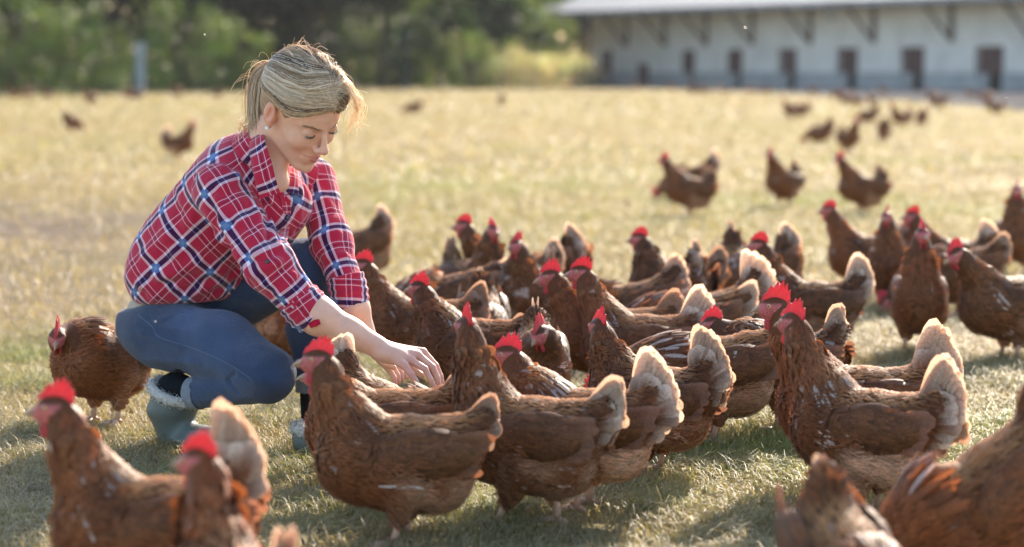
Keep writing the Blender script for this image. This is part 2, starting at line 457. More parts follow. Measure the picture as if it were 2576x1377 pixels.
    if lod < 2:        # dense short hackles near the head
        P, NN = sample_surface(V, Q, (5200, 1500)[lod] , rg, Nn)
        k, dd = nearneck(P); hl = (P - hd) @ HM / KH
        m = (dd < .006) & (k >= 2)
        m &= ~((np.linalg.norm(hl, axis=1) < .041) & (hl[:, 0] > -.013) & (hl[:, 2] < .011)) & ~((hl[:, 0] > .012) & (np.linalg.norm(hl, axis=1) < .05))
        P, NN, k, hl = P[m], NN[m], k[m], hl[m]
        c = np.tile(base, (len(P), 1)) * rg.uniform(.7, 1.45, (len(P), 1)) * np.array([1.12, 1.0, .95])
        c[hl[:, 2] > .004] *= .75
        sh = (rg.random(len(P)) < speck * .6 * np.clip((6 - k) / 4.0, 0, 1)) * .8
        feathers(G, P, NN, -norm(ktan[np.clip(k, 0, 8)]) + rg.normal(0, .08, (len(P), 3)), .016 + .004 * (8 - k), .0048 * big**.7, lift=.08, curl=.06, c0=c, c1=c * 1.15, rows=3, shaft=(sh, (.68, .62, .56)))
    # skull and face skin
    def skull(p):
        q = (p - hd.astype(np.float32)) @ HM.astype(np.float32) / KH
        f = ell(q, (.002, 0, 0), (.0275, .0195, .0215))
        f = smin(f, ell(q, (.016, 0, -.006), (.016, .0125, .013)), .008)
        for s in (-1, 1):
            f = smin(f, ell(q, (.010, s * .0135, .005), (.0085, .0065, .0075)), .004)
        f = smin(f, ell(q, (.004, 0, -.014), (.017, .013, .010)), .006)
        return f
    hh = (.0021, .0032, .006)[lod]
    Vh, Qh = nets(skull, hd - .05, hd + .05, hh)
    ql = (Vh - hd) @ HM / KH
    fm = np.clip(((ql[:, 0] + .013) / .004), 0, 1) * np.clip((.012 - ql[:, 2]) / .004, 0, 1)
    nzz = vnoise(Vh, 260, seed)[:, None]
    cf = FACE * (.75 + .5 * nzz) * (1 - fm[:, None]) * 0 + FACE * (.7 + .6 * nzz)
    Ch = cf * fm[:, None] + base * .8 * (1 - fm[:, None])
    G.add(Vh, Qh, None, Ch, m=1)
    # shanks and toes
    legc = np.array([.60, .37, .27]) * rg.uniform(.8, 1.1)
    nsd = (9, 7, 5)[lod]
    for s in (-1, 1):
        fx = .012 + s * step
        ank = np.array([.006 + s * step * .75, s * .044, .060]); foot = np.array([fx, s * .044, .009])
        V_, Q_, T_ = tube_vq([ank + (0, 0, .03), ank, (ank + foot) / 2 + (-.003, 0, 0), foot], [.012, .0085, .0068, .0085], nsd)
        G.add(V_, Q_, T_, legc * .95, m=2)
        for a, l in ((-28, .045), (0, .055), (28, .045), (180, .022)):
            dx, dy = math.cos(R(a)), math.sin(R(a))
            p = [foot, foot + np.array([dx * l * .45, dy * l * .45, -.001]), foot + np.array([dx * l * .85, dy * l * .85, -.004]), foot + np.array([dx * l * 1.1, dy * l * 1.1, -.008])]
            V_, Q_, T_ = tube_vq(p, [.0062, .0052, .0044, .0012], max(5, nsd - 2))
            G.add(V_, Q_, T_, legc, m=2)
    link("body", G.mesh("hen_body", (M_FEATHER, M_SKIN_HEN, M_HORN)), parent)
    # comb: serrated blade along the top of the skull
    ns = (31, 21, 13)[lod]; s_ = np.linspace(0, 1, ns)
    bx = .028 - .052 * s_; bz = .012 + .0115 * np.sin(np.pi * (s_ * .85 + .12)) - .002 * s_
    env = np.sin(np.pi * np.clip(s_ * .86 + .10, 0, 1))**.7
    tri = np.abs(((s_ * 5.5 + .25) % 1) - .5) * 2
    hgt = comb * env * (.0140 + .0125 * tri**.8)
    back = -.004 * env
    rowsC = 4; Vc = []
    lean = rg.normal(0, .10)
    for side in (-1, 1):
        for r_ in range(rowsC):
            t = r_ / (rowsC - 1); th = .0034 * (1 - t)**.7 + .0009
            x = bx + back * t * 2.2 - .25 * hgt * t; z = bz + hgt * t - .003 * (1 - t)
            y = side * th + lean * hgt * t + .0012 * np.sin(s_ * 19) * t
            Vc.append(np.stack([x, y, z], 1))
    Vc = np.concatenate(Vc); nn = ns * rowsC; Qc = []
    for side in range(2):
        for r_ in range(rowsC - 1):
            i = side * nn + r_ * ns + np.arange(ns - 1)
            q_ = np.stack([i, i + 1, i + ns + 1, i + ns], 1); Qc.append(q_ if side == 0 else q_[:, ::-1])
    i = (rowsC - 1) * ns + np.arange(ns - 1); Qc.append(np.stack([i, i + 1, i + nn + 1, i + nn], 1))
    for e in (0, ns - 1):
        i = e + np.arange(rowsC - 1) * ns; q_ = np.stack([i, i + ns, i + ns + nn, i + nn], 1); Qc.append(q_)
    G2 = Geo(); G2.add(H(Vc), np.concatenate(Qc), None, RED * (1 + .25 * (vnoise(Vc, 300, seed)[:, None] - .5)))
    link("comb", G2.mesh("hen_comb", (M_SKIN_HEN,)), parent)
    for s in (-1, 1):
        G3 = Geo(); nu, nv = ((12, 9), (8, 6), (6, 4))[lod]
        Vw, Qw, S = ball_vq((0, 0, 0), (.0085, .0032, .0135 * comb**.5), None, nu, nv)
        Vw[:, 0] *= 1 + .25 * (-Vw[:, 2] / .0135); Vw += (.013, s * (.0065 + 0), -.0255); Vw[:, 1] += s * .10 * (-.0255 - Vw[:, 2])
        G3.add(H(Vw), Qw, None, RED * .95)
        link("wattle", G3.mesh("hen_wattle", (M_SKIN_HEN,)), parent)
        G3 = Geo(); Vw, Qw, S = ball_vq((-.012, s * .0185, -.011), (.0052, .0032, .0078), None, nu, nv)
        G3.add(H(Vw), Qw, None, (.60, .22, .24)); link("earlobe", G3.mesh("hen_earlobe", (M_SKIN_HEN,)), parent)
        G3 = Geo(); Ve, Qe, S = ball_vq((0, 0, 0), .0048, None, (14, 8, 6)[lod], (14, 8, 5)[lod])
        fr = S @ norm((.25, s, .08))
        Ce = np.where((fr > .90)[:, None], (.004, .004, .004), np.where((fr > .62)[:, None], (.62, .40, .16), (.50, .16, .12)))
        G3.add(H(Ve + (.0115, s * .0165, .0055)), Qe, None, Ce); link("eye", G3.mesh("hen_eye", (M_EYE,)), parent)
    # beak: upper and lower mandible, curved and pointed
    G4 = Geo(); nb_ = (10, 8, 6)[lod]
    t = np.linspace(0, 1, 7)
    V_, Q_, T_ = tube_vq(H(np.stack([.024 + .023 * t, 0 * t, -.0005 - .0022 * t - .0065 * t**2.6], 1)), .0078 * (1 - t)**.75 + .0008, nb_, up=hs)
    G4.add(V_, Q_, T_, np.array([.42, .27, .17])[None] * (1 - .25 * rg.random()))
    V_, Q_, T_ = tube_vq(H(np.stack([.022 + .017 * t, 0 * t, -.0078 - .001 * t], 1)), .0055 * (1 - t)**.7 + .0006, nb_, up=hs)
    G4.add(V_, Q_, T_, (.36, .22, .14))
    link("beak", G4.mesh("hen_beak", (M_HORN,)), parent)
    # wings folded on the flanks
    for s in (-1, 1):
        G5 = Geo()
        wc = T((-.012, s * .064 * fat, .172))
        wrot = Rt @ np.array([[math.cos(R(8)), 0, -math.sin(R(8))], [0, 1, 0], [math.sin(R(8)), 0, math.cos(R(8))]]).T
        Vw, Qw, S = ball_vq(wc, (.108, .022, .052), wrot, (24, 16, 10)[lod], (12, 8, 6)[lod])
        wcol = dark * 1.12
        G5.add(Vw, Qw[:, ::-1] if False else Qw, None, wcol * .9)
        if lod < 3:
            n = (560, 240, 60)[lod]
            uu = rg.uniform(-.98, .95, n); vv = rg.uniform(-.95, .98, n)
            m = uu**2 + vv**2 < 1; uu, vv = uu[m], vv[m]
            yy = np.sqrt(np.clip(1 - uu**2 - vv**2, 0, 1))
            Pl = np.stack([uu * .108, s * yy * .022, vv * .052], 1); Nl = norm(np.stack([uu / .108, s * yy / .022, vv / .052], 1))
            Pw = Pl @ wrot.T + wc; Nw = Nl @ wrot.T
            cc = wcol * rg.uniform(.6, 1.45, (len(Pw), 1)) * (1 - .35 * (vv[:, None] < -.3))
            if patch: 
                pm = (vnoise(Pw, 34, seed + 3) > .90 - .07 * patch) & (rg.random(len(Pw)) < .5)
                cc[pm] = (.60, .50, .43)
            feathers(G5, Pw, Nw, Tv((-1, 0, -.12)) * np.ones((len(Pw), 1)) + rg.normal(0, .06, (len(Pw), 3)), (.030 + .020 * (uu < .1)) * big**.5, .022 * big**.6, lift=.10, curl=.06,
                     c0=cc, c1=cc * .9, edge=cc * .8 + np.array([.10, .050, .022]) * tone, rows=rows)
        n = (9, 7, 4)[lod]; a = np.linspace(0, 1, n)
        Pp = np.stack([-.03 - .03 * a, s * (.080 + .003 * a) * fat, .150 + .050 * a], 1); Pp = T(Pp)
        cc = dark * (1.1 - .3 * rg.random((n, 1)))
        feathers(G5, Pp, norm(Tv(np.array([-.18, s, .05]))) * np.ones((n, 1)), Tv(np.stack([-np.ones(n), -s * .28 * np.ones(n), -.10 + .25 * a], 1)), .105 + .02 * rg.random(n), .024, lift=.03, curl=.02,
                 c0=cc, c1=cc * 1.2 + .05 * pale, edge=cc * 1.6 + .10 * pale, rows=5)
        if streak and s == 1:
            feathers(G5, T([(.05, s * .089, .118)]), [Tv((0, s, -.3))], [Tv((-1, 0, -.05))], .085, .008, lift=.02, curl=.0, c0=(.7, .64, .56), c1=(.75, .7, .62), rows=5)
        link("wing", G5.mesh("hen_wing", (M_FEATHER,)), parent)
    # tail: two leaning planes of long feathers over rows of coverts
    G6 = Geo(); ta = R(tail); tb_ = T((-.098, 0, .192))
    cream = np.array([.82, .70, .56]); tb0 = base * 1.15
    nt_ = (13, 10, 6)[lod]
    for s in (-1, 1):
        a = np.linspace(-.5, .5, nt_) ; el = ta + R(spread) * (a * 1.15 - .18) + rg.normal(0, .015, nt_)
        dirs = np.stack([-np.cos(el), s * (.10 + .13 * (.5 - a)), np.sin(el)], 1)
        Pp = tb_ + np.stack([-.004 * np.ones(nt_), s * (.010 + .012 * (.5 - a)), .012 * a], 1)
        nm = np.stack([-.1 * np.ones(nt_), s * np.ones(nt_), .15 * np.ones(nt_)], 1)
        LL = (.128 + .008 * rg.random(nt_) - .052 * (.5 - a)**1.1) * tlen
        cc = np.tile(tb0, (nt_, 1)) * rg.uniform(.8, 1.2, (nt_, 1)); w_ = np.clip(pale * rg.uniform(.75, 1.3, (nt_, 1)), 0, 1)
        c1 = cc * (1 - w_) + cream * w_
        feathers(G6, Pp, nm, dirs, LL, .038, lift=.03, curl=-.02, camber=.3, c0=cc * (1 - w_ * .18) + cream * w_ * .18, c1=c1, edge=c1 * .75 + cream * .25 * max(pale, .3), rows=5)
        n = (90, 40, 10)[lod]; a = np.concatenate([rg.uniform(-.62, .55, n - n // 3), rg.uniform(-1.3, -.4, n // 3)]); r0 = rg.uniform(0, .060, n) * tlen * np.where(a < -.6, .55, 1); el = ta + R(spread) * (a - .15)
        dirs = np.stack([-np.cos(el), s * (.13 + 0 * a), np.sin(el)], 1)
        Pp = tb_ + dirs * r0[:, None] + np.stack([0 * a, s * (.018 + .004 * rg.random(n)), 0 * a], 1)
        cc = np.tile(base, (n, 1)) * rg.uniform(.8, 1.35, (n, 1)); w_ = np.clip(pale * (r0 / .06 + .25)[:, None] * rg.uniform(.3, 1.2, (n, 1)), 0, 1)
        c1 = cc * (1 - w_) + cream * w_
        feathers(G6, Pp, np.stack([-.2 + 0 * a, s + 0 * a, .2 + 0 * a], 1), dirs, .044 + .010 * rg.random(n), .030, lift=.05, curl=.03, c0=cc, c1=c1, edge=c1 * .85 + np.array([.28, .17, .10]) * .2, rows=rows)
    link("tail", G6.mesh("hen_tail", (M_FEATHER,)), parent)

def copy_hen(src, name, loc, rz, sc):
    r = src.copy(); COL.objects.link(r); r.name = name
    r.location = loc; r.rotation_euler = (0, 0, rz); r.scale = (sc, sc, sc)
    for ch in list(src.children):
        c = ch.copy(); COL.objects.link(c); c.parent = r
    return r

# ------------------------------------------------------------------ the crouching woman
def ramp(nt, stops, interp='CONSTANT'):
    r = N(nt, "ShaderNodeValToRGB"); cr = r.color_ramp; cr.interpolation = interp
    while len(cr.elements) < len(stops): cr.elements.new(0.5)
    for e, (p, c) in zip(cr.elements, stops): e.position = p; e.color = (*c, 1)
    return r
def plaid_material():
    m, nt, b, out = new_mat("red_plaid_flannel")
    uv = N(nt, "ShaderNodeUVMap"); uv.uv_map = "UVMap"
    sp = N(nt, "ShaderNodeSeparateXYZ"); nt.links.new(uv.outputs[0], sp.inputs[0])
    red = (.50, .018, .058); wh = (.88, .79, .88); nv = (.012, .016, .075); dr = (.07, .012, .035)
    stops = [(0, nv), (.115, wh), (.185, red), (.475, wh), (.495, red), (.54, dr), (.575, red), (.62, wh), (.64, red), (.93, wh)]
    cols = []; navy = []
    for ch in (0, 1):
        fr = N(nt, "ShaderNodeMath", operation='FRACT'); dv = N(nt, "ShaderNodeMath", operation='DIVIDE'); dv.inputs[1].default_value = .096
        nt.links.new(sp.outputs[ch], dv.inputs[0]); nt.links.new(dv.outputs[0], fr.inputs[0])
        r = ramp(nt, stops); nt.links.new(fr.outputs[0], r.inputs[0]); cols.append(r.outputs[0])
        lt = N(nt, "ShaderNodeMath", operation='LESS_THAN'); lt.inputs[1].default_value = .115; nt.links.new(fr.outputs[0], lt.inputs[0]); navy.append(lt.outputs[0])
    mx = N(nt, "ShaderNodeMix", data_type='RGBA'); mx.inputs[0].default_value = .5
    nt.links.new(cols[0], mx.inputs[6]); nt.links.new(cols[1], mx.inputs[7])
    an = N(nt, "ShaderNodeMath", operation='MULTIPLY'); nt.links.new(navy[0], an.inputs[0]); nt.links.new(navy[1], an.inputs[1])
    m2 = N(nt, "ShaderNodeMix", data_type='RGBA'); m2.inputs[7].default_value = (.14, .25, .44, 1)
    nt.links.new(an.outputs[0], m2.inputs[0]); nt.links.new(mx.outputs[2], m2.inputs[6])
    mn = N(nt, "ShaderNodeMath", operation='MAXIMUM'); nt.links.new(navy[0], mn.inputs[0]); nt.links.new(navy[1], mn.inputs[1])
    m3 = N(nt, "ShaderNodeMix", data_type='RGBA', blend_type='MULTIPLY'); m3.inputs[7].default_value = (.22, .40, .85, 1)
    sb = N(nt, "ShaderNodeMath", operation='SUBTRACT'); nt.links.new(mn.outputs[0], sb.inputs[0]); nt.links.new(an.outputs[0], sb.inputs[1])
    nt.links.new(sb.outputs[0], m3.inputs[0]); nt.links.new(m2.outputs[2], m3.inputs[6])
    # woven thread grain and soft creases
    tc = N(nt, "ShaderNodeTexCoord")
    nz = N(nt, "ShaderNodeTexNoise"); nz.inputs["Scale"].default_value = 24; nz.inputs["Detail"].default_value = 4
    nt.links.new(tc.outputs["Object"], nz.inputs["Vector"])
    nf = N(nt, "ShaderNodeTexNoise"); nf.inputs["Scale"].default_value = 900; nt.links.new(tc.outputs["Object"], nf.inputs["Vector"])
    ad = N(nt, "ShaderNodeMath", operation='MULTIPLY_ADD'); ad.inputs[1].default_value = .12; nt.links.new(nf.outputs[0], ad.inputs[0]); nt.links.new(nz.outputs[0], ad.inputs[2])
    bp = N(nt, "ShaderNodeBump"); bp.inputs["Strength"].default_value = .8; bp.inputs["Distance"].default_value = .010
    nt.links.new(ad.outputs[0], bp.inputs["Height"]); nt.links.new(bp.outputs[0], b.inputs["Normal"])
    nt.links.new(m3.outputs[2], b.inputs["Base Color"])
    b.inputs["Roughness"].default_value = .85; b.inputs["Specular IOR Level"].default_value = .15; b.inputs["Sheen Weight"].default_value = .25
    t = N(nt, "ShaderNodeBsdfTranslucent"); nt.links.new(m3.outputs[2], t.inputs[0])
    ms = N(nt, "ShaderNodeMixShader"); ms.inputs[0].default_value = .08
    nt.links.new(b.outputs[0], ms.inputs[1]); nt.links.new(t.outputs[0], ms.inputs[2]); nt.links.new(ms.outputs[0], out.inputs[0])
    return m
def denim_material():
    m, nt, b, out = new_mat("blue_denim")
    tc = N(nt, "ShaderNodeTexCoord")
    a = col_attr(nt)
    n1 = N(nt, "ShaderNodeTexNoise"); n1.inputs["Scale"].default_value = 9; n1.inputs["Detail"].default_value = 5; nt.links.new(tc.outputs["Object"], n1.inputs["Vector"])
    mp = N(nt, "ShaderNodeMapping"); mp.inputs["Scale"].default_value = (1, 1, 9); nt.links.new(tc.outputs["Object"], mp.inputs[0])
    n2 = N(nt, "ShaderNodeTexNoise"); n2.inputs["Scale"].default_value = 150; n2.inputs["Detail"].default_value = 2; nt.links.new(mp.outputs[0], n2.inputs["Vector"])
    s = N(nt, "ShaderNodeMath", operation='ADD'); nt.links.new(n1.outputs[0], s.inputs[0]); nt.links.new(n2.outputs[0], s.inputs[1])
    mr = N(nt, "ShaderNodeMapRange"); mr.inputs[1].default_value = .6; mr.inputs[2].default_value = 1.4; mr.inputs[3].default_value = .55; mr.inputs[4].default_value = 1.6
    nt.links.new(s.outputs[0], mr.inputs[0])
    mx = N(nt, "ShaderNodeVectorMath", operation='SCALE'); nt.links.new(a.outputs[0], mx.inputs[0]); nt.links.new(mr.outputs[0], mx.inputs["Scale"])
    nt.links.new(mx.outputs[0], b.inputs["Base Color"])
    bp = N(nt, "ShaderNodeBump"); bp.inputs["Strength"].default_value = .7; bp.inputs["Distance"].default_value = .006
    nt.links.new(s.outputs[0], bp.inputs["Height"]); nt.links.new(bp.outputs[0], b.inputs["Normal"])
    b.inputs["Roughness"].default_value = .8; b.inputs["Specular IOR Level"].default_value = .2; b.inputs["Sheen Weight"].default_value = .2
    return m

def build_person():
    root = empty("person", ground(600, 1120))
    tag(root, "crouching blond woman in a red plaid shirt and blue jeans reaching out to the hens", "person")
    O = np.array(root.location)
    M_PLAID = plaid_material(); M_DENIM = denim_material()
    M_SKIN = attr_mat("skin", rough=.48, spec=.35, noise=.05, nscale=60, bump=.12, sss=.25, sss_s=.006)
    M_HAIR = attr_mat("blond_hair", rough=.34, spec=.6, transl=.42, tcol=(1.25, 1.1, .95))
    M_CLOTH = attr_mat("plain_cloth", rough=.9, noise=.2, nscale=300, bump=.4, spec=.1)
    M_RUBBER = attr_mat("boot_rubber", rough=.5, noise=.12, nscale=20, bump=.2, spec=.3)
    M_NAIL = attr_mat("nail_polish", rough=.15, spec=.6)
    # ---- head frame
    Mc = np.array([[1, 0, 0], [0, cP, sP], [0, -sP, cP]])
    Rf = np.array([[.55903, .75374, .34547], [-.45270, .62654, -.63444], [-.69466, .19828, .69147]])
    HM = (Mc @ Rf); HC = at(757, 280, 5.5); HS = 1.02
    H = lambda p: HC + HS * (np.asarray(p, float) @ HM.T)
    toh = lambda p: ((p - HC.astype(np.float32)) @ HM.astype(np.float32)) / HS
    def head_sdf(q):
        f = ell(q, (-.015, 0, .035), (.096, .074, .090))
        f = smin(f, ell(q, (.022, 0, -.018), (.068, .058, .086)), .02)
        f = smin(f, ell(q, (.034, 0, .045), (.054, .056, .050)), .02)
        for s in (-1, 1):
            f = smin(f, ell(q, (.052, s * .034, -.020), (.030, .025, .027)), .016)
            f = smin(f, cap(q, (-.004, s * .048, -.055), (.062, s * .014, -.096), .017, .016), .016)
            f = smin(f, cap(q, (.082, s * .012, .029), (.064, s * .044, .030), .0075, .006), .010)
        f = smin(f, ell(q, (.074, 0, -.098), (.018, .017, .016)), .014)
        f = smin(f, ell(q, (.065, 0, -.060), (.029, .031, .031)), .014)
        for s in (-1, 1):      # eye socket, closed lid over the ball
            f = smax(f, -ell(q, (.097, s * .031, .013), (.016, .017, .011)), .008)
            f = smin(f, ell(q, (.0735, s * .031, .012), (.0135, .0145, .0125)), .0022)
        f = smin(f, cap(q, (.086, 0, .022), (.108, 0, -.016), .0055, .0075), .008)
        f = smin(f, ell(q, (.1085, 0, -.021), (.0115, .0105, .0095)), .006)
        for s in (-1, 1):
            f = smin(f, ell(q, (.098, s * .0110, -.0265), (.0105, .0072, .0070)), .004)
            f = smax(f, -ell(q, (.105, s * .0058, -.0335), (.005, .0028, .0035)), .002)
            # lips
            f = smin(f, cap(q, (.0945, s * .004, -.0540), (.0805, s * .0265, -.0525), .0042, .0018), .003)
            f = smin(f, cap(q, (.0930, 0, -.0650), (.0810, s * .0220, -.0570), .0054, .0025), .003)
            f = smax(f, -cap(q, (.1005, 0, -.0595), (.0850, s * .0300, -.0510), .0017, .0015), .0015)
            f = smax(f, -ell(q, (.081, s * .0300, -.0560), (.006, .003, .006)), .004)
        return f
    def ear_sdf(q):
        f = np.full(len(q), 9.0, np.float32)
        for s in (-1, 1):
            e = ell(q, (-.010, s * .0800, .003), (.0185, .0065, .0300))
            e = smax(e, -ell(q, (-.006, s * .0865, .005), (.0115, .0070, .0205)), .003)
            e = smin(e, cap(q, (-.015, s * .0825, -.008), (-.013, s * .0825, .016), .003, .003), .003)
            e = smin(e, ell(q, (-.001, s * .0770, -.024), (.0085, .0050, .0110)), .006)
            e = smin(e, ell(q, (.002, s * .0740, -.004), (.006, .008, .018)), .006)
            f = np.minimum(f, e)
        return f
    nbase = at(652, 405, 5.60)
    def skin_sdf(p):
        q = toh(p)
        f = head_sdf(q)
        f = smin(f, cap(p, H((-.030, 0, -.030)), nbase, .053, .060), .014)
        f = smin(f, cap(p, nbase, at(700, 462, 5.545), .056, .026), .02)
        f = smin(f, cap(p, H((-.01, 0, -.07)), at(700, 440, 5.540), .020, .016), .02)
        f = smin(f, ear_sdf(q), .003)
        return f
    SK = np.array([.70, .42, .30])
    G = Geo()
    V, Q = nets(skin_sdf, np.array(HC) + (-.20, -.16, -.27), np.array(HC) + (.16, .16, .14), .0024)
    q = toh(V)
    C = np.tile(SK, (len(V), 1)) * (.97 + .06 * vnoise(V, 90))[:, None]
    def blend(C, w, c): w = np.clip(w, 0, 1)[:, None]; return C * (1 - w) + np.asarray(c) * w
    for s in (-1, 1):
        C = blend(C, .18 * np.exp(-(np.linalg.norm((q - (.075, s * .038, -.028)) / (1, 1, .9), axis=1) / .020)**2), (.62, .20, .15))
        lp = np.minimum(cap(q, (.0965, 0, -.0535), (.0815, s * .0260, -.0525), .0040, .0014), cap(q, (.0945, 0, -.0655), (.0820, s * .0220, -.0570), .0052, .0018))
        C = blend(C, .9 * (1 - np.clip(lp / .0016, 0, 1)), (.47, .15, .13))
        C = blend(C, .55 * np.exp(-(np.linalg.norm((q - (.082, s * .031, .019)) / (1, 1.5, .6), axis=1) / .010)**2), (.40, .21, .15))
        C = blend(C, .5 * (1 - np.clip(ear_sdf(q) / .003, 0, 1)) * (q[:, 1] * s > .06), (.66, .24, .16))
    C = blend(C, .35 * np.exp(-(np.linalg.norm(q - (.112, 0, -.022), axis=1) / .014)**2), (.62, .25, .18))
    G.add(V - O, Q, None, C)
    # ---- right arm and hand
    rw = at(948, 872, 5.46)
    mcp = [at(1018, 921, 5.425), at(1036, 908, 5.445), at(1052, 894, 5.465), at(1064, 886, 5.487)]
    pip = [at(1035, 943, 5.415), at(1069, 929, 5.435), at(1088, 924, 5.458), at(1096, 921, 5.482)]
    dip = [at(1047, 962, 5.414), at(1083, 955, 5.432), at(1100, 950, 5.456), at(1108, 947, 5.482)]
    tip = [at(1058, 979, 5.414), at(1093, 975, 5.432), at(1105, 973, 5.456), at(1113, 968, 5.482)]
    rel = at(690, 700, 5.44)
    def arm_r(p):
        f = cap(p, rel, at(800, 795, 5.445), .045, .042)
        f = smin(f, cap(p, at(800, 795, 5.445), at(880, 838, 5.45), .042, .032), .02)
        f = smin(f, cap(p, at(880, 838, 5.45), rw, .032, .0255), .02)
        f = smin(f, ell(p, at(985, 892, 5.455), (.036, .030, .022)), .02)
        for i in range(4):
            a = rw + (mcp[i] - rw) * .25
            f = smin(f, cap(p, a, mcp[i], .0125, .0100), .010)
            f = smin(f, cap(p, mcp[i], pip[i], .0093, .0080), .003)
            f = smin(f, cap(p, pip[i], dip[i], .0078, .0068), .002)
            f = smin(f, cap(p, dip[i], tip[i], .0067, .0056), .002)
        t0, t1, t2, t3 = rw + (.02, .015, -.01), at(1010, 905, 5.515), at(1040, 930, 5.520), at(1062, 945, 5.505)
        f = smin(f, cap(p, t0, t1, .013, .0115), .01); f = smin(f, cap(p, t1, t2, .0105, .009), .003); f = smin(f, cap(p, t2, t3, .009, .007), .002)
        return f
    V, Q = nets(arm_r, rw + (-.25, -.12, -.14), rw + (.18, .10, .17), .0024)
    def armcol(V, tips):
        C = np.tile(SK, (len(V), 1)) * (.93 + .14 * vnoise(V, 55, 2))[:, None]
        for t in tips: C = blend(C, .55 * np.exp(-(np.linalg.norm(V - t, axis=1) / .014)**2), (.62, .24, .20))
        return C
    G.add(V - O, Q, None, armcol(V, tip + pip + mcp))
    # ---- left forearm and hand, mostly behind the right one
    lw = at(925, 858, 5.60); lm = [at(955 + i * 9, 905 - i * 6, 5.585 + .022 * i) for i in range(4)]
    lp_ = [m_ + (.022, -.004, -.022) for m_ in lm]; ld = [m_ + (.012, -.004, -.020) for m_ in lp_]; lt = [m_ + (.002, -.004, -.016) for m_ in ld]
    def arm_l(p):
        f = cap(p, at(880, 745, 5.58), at(890, 775, 5.58), .030, .034)
        f = smin(f, cap(p, at(890, 775, 5.58), lw, .034, .024), .02)
        for i in range(4):
            f = smin(f, cap(p, lw + (lm[i] - lw) * .25, lm[i], .012, .0098), .010)
            f = smin(f, cap(p, lm[i], lp_[i], .0092, .008), .003); f = smin(f, cap(p, lp_[i], ld[i], .0078, .0068), .002); f = smin(f, cap(p, ld[i], lt[i], .0067, .0056), .002)
        t1 = lw + (.02, -.030, -.03); t2 = t1 + (.022, -.006, -.018); t3 = t2 + (.02, 0, -.01)
        f = smin(f, cap(p, lw + (.005, -.01, -.01), t1, .013, .011), .01); f = smin(f, cap(p, t1, t2, .0105, .009), .003); f = smin(f, cap(p, t2, t3, .009, .007), .002)
        return f
    V, Q = nets(arm_l, lw + (-.12, -.1, -.16), lw + (.15, .14, .20), .003)
    G.add(V - O, Q, None, armcol(V, lt))
    # hidden trunk under the clothes keeps the body one figure
    trunk = lambda p: smin(smin(cap(p, at(455, 720, 5.78), at(600, 480, 5.66), .06, .08), cap(p, nbase, at(600, 480, 5.66), .055, .08), .03), smin(cap(p, at(600, 480, 5.64), at(600, 560, 5.52), .04, .035), cap(p, at(600, 560, 5.52), rel, .035, .035), .03), .03)
    V, Q = nets(trunk, at(420, 810, 5.78) + (-.16, -.5, -.08), at(700, 380, 5.7) + (.1, .1, .1), .014)
    G.add(V - O, Q, None, SK)
    body = link("body", G.mesh("woman_body", (M_SKIN,)), root)
    # red nails
    for i in range(4):
        dr = norm(tip[i] - dip[i]); up = norm(np.cross(dr, (0, 1, 0)) * np.array([1, 1, 1])); up = up if up[2] > 0 or up[0] > 0 else -up
        nrm = norm(up + np.array([.35, -.75, .15])); nrm = norm(nrm - (nrm @ dr) * dr)
        sd = np.cross(dr, nrm); Mx = np.stack([dr, sd, nrm], 1)
        Vn, Qn, _ = ball_vq(tip[i] + nrm * .0040 + dr * .0005, (.0068, .0050, .0020), Mx, 12, 8)
        G2 = Geo(); G2.add(Vn - O, Qn, None, (.45, .01, .05)); link("fingernail", G2.mesh("nail", (M_NAIL,)), root)
    # ---- eyes (lashes, sliver of the ball), brows, earring
    for s in (-1, 1):
        G2 = Geo()
        t = np.linspace(-1, 1, 9)
        arc = H(np.stack([.0735 + .0150 * np.cos(t * .95) + .0004, s * .031 + s * .0150 * np.sin(t * 1.0), .0085 - .0022 * np.cos(t * 1.3) + .002 * (t > .5)], 1))
        V_, Q_, T_ = tube_vq(arc, .0007 + .0005 * (1 - t**2), 5); G2.add(V_ - O, Q_, T_, (.018, .012, .010))
        for k in range(11):
            tt = -1 + 2 * k / 10; b0 = np.array([.0745 + .0148 * math.cos(tt * .95), s * .031 + s * .0148 * math.sin(tt), .0080 - .0022 * math.cos(tt * 1.3)])
            dv = np.array([.75, s * (.15 + .5 * tt), -.45]); dv = dv / np.linalg.norm(dv)
            l = .0052 + .0015 * tt
            V_, Q_, T_ = tube_vq(H([b0, b0 + dv * l * .5, b0 + dv * l + (0, 0, .002)]), [.0005, .0004, .0002], 3); G2.add(V_ - O, Q_, T_, (.02, .013, .010))
        link("eyelashes", G2.mesh("lashes", (M_EYE,)), root)
        G2 = Geo(); Ve, Qe, S = ball_vq(H((.0735, s * .031, .0095)), .0132 * HS, HM, 20, 16); 
        fr = S @ norm((.80, -.0 * s, -.60)); Ce = np.where((fr > .90)[:, None], (.02, .03, .03), (.60, .54, .50)); G2.add(Ve - O, Qe, None, Ce)
        link("eye", G2.mesh("woman_eye", (M_EYE,)), root)
        G2 = Geo()
        for k in range(70):
            u = rng.random(); w = rng.normal(0, .0016)
            p0 = np.array([.0915 - .021 * u**1.6 + .001, s * (.012 + .036 * u), .026 + .006 * math.sin(u * 2.4) + w])
            for _ in range(4):
                fq = head_sdf(p0[None].astype(np.float32))[0]; p0 = p0 + np.array([.8, s * .4, 0]) * (-fq + .0004)
            dv = norm((-.35 - .3 * u, s * .9, .15 - .4 * u)) * .006
            V_, Q_, T_ = tube_vq(H([p0, p0 + dv * .5 + (.0004, 0, .0004), p0 + dv]), [.00045, .0004, .0002], 3); G2.add(V_ - O, Q_, T_, np.array([.46, .30, .20]) * rng.uniform(.8, 1.3))
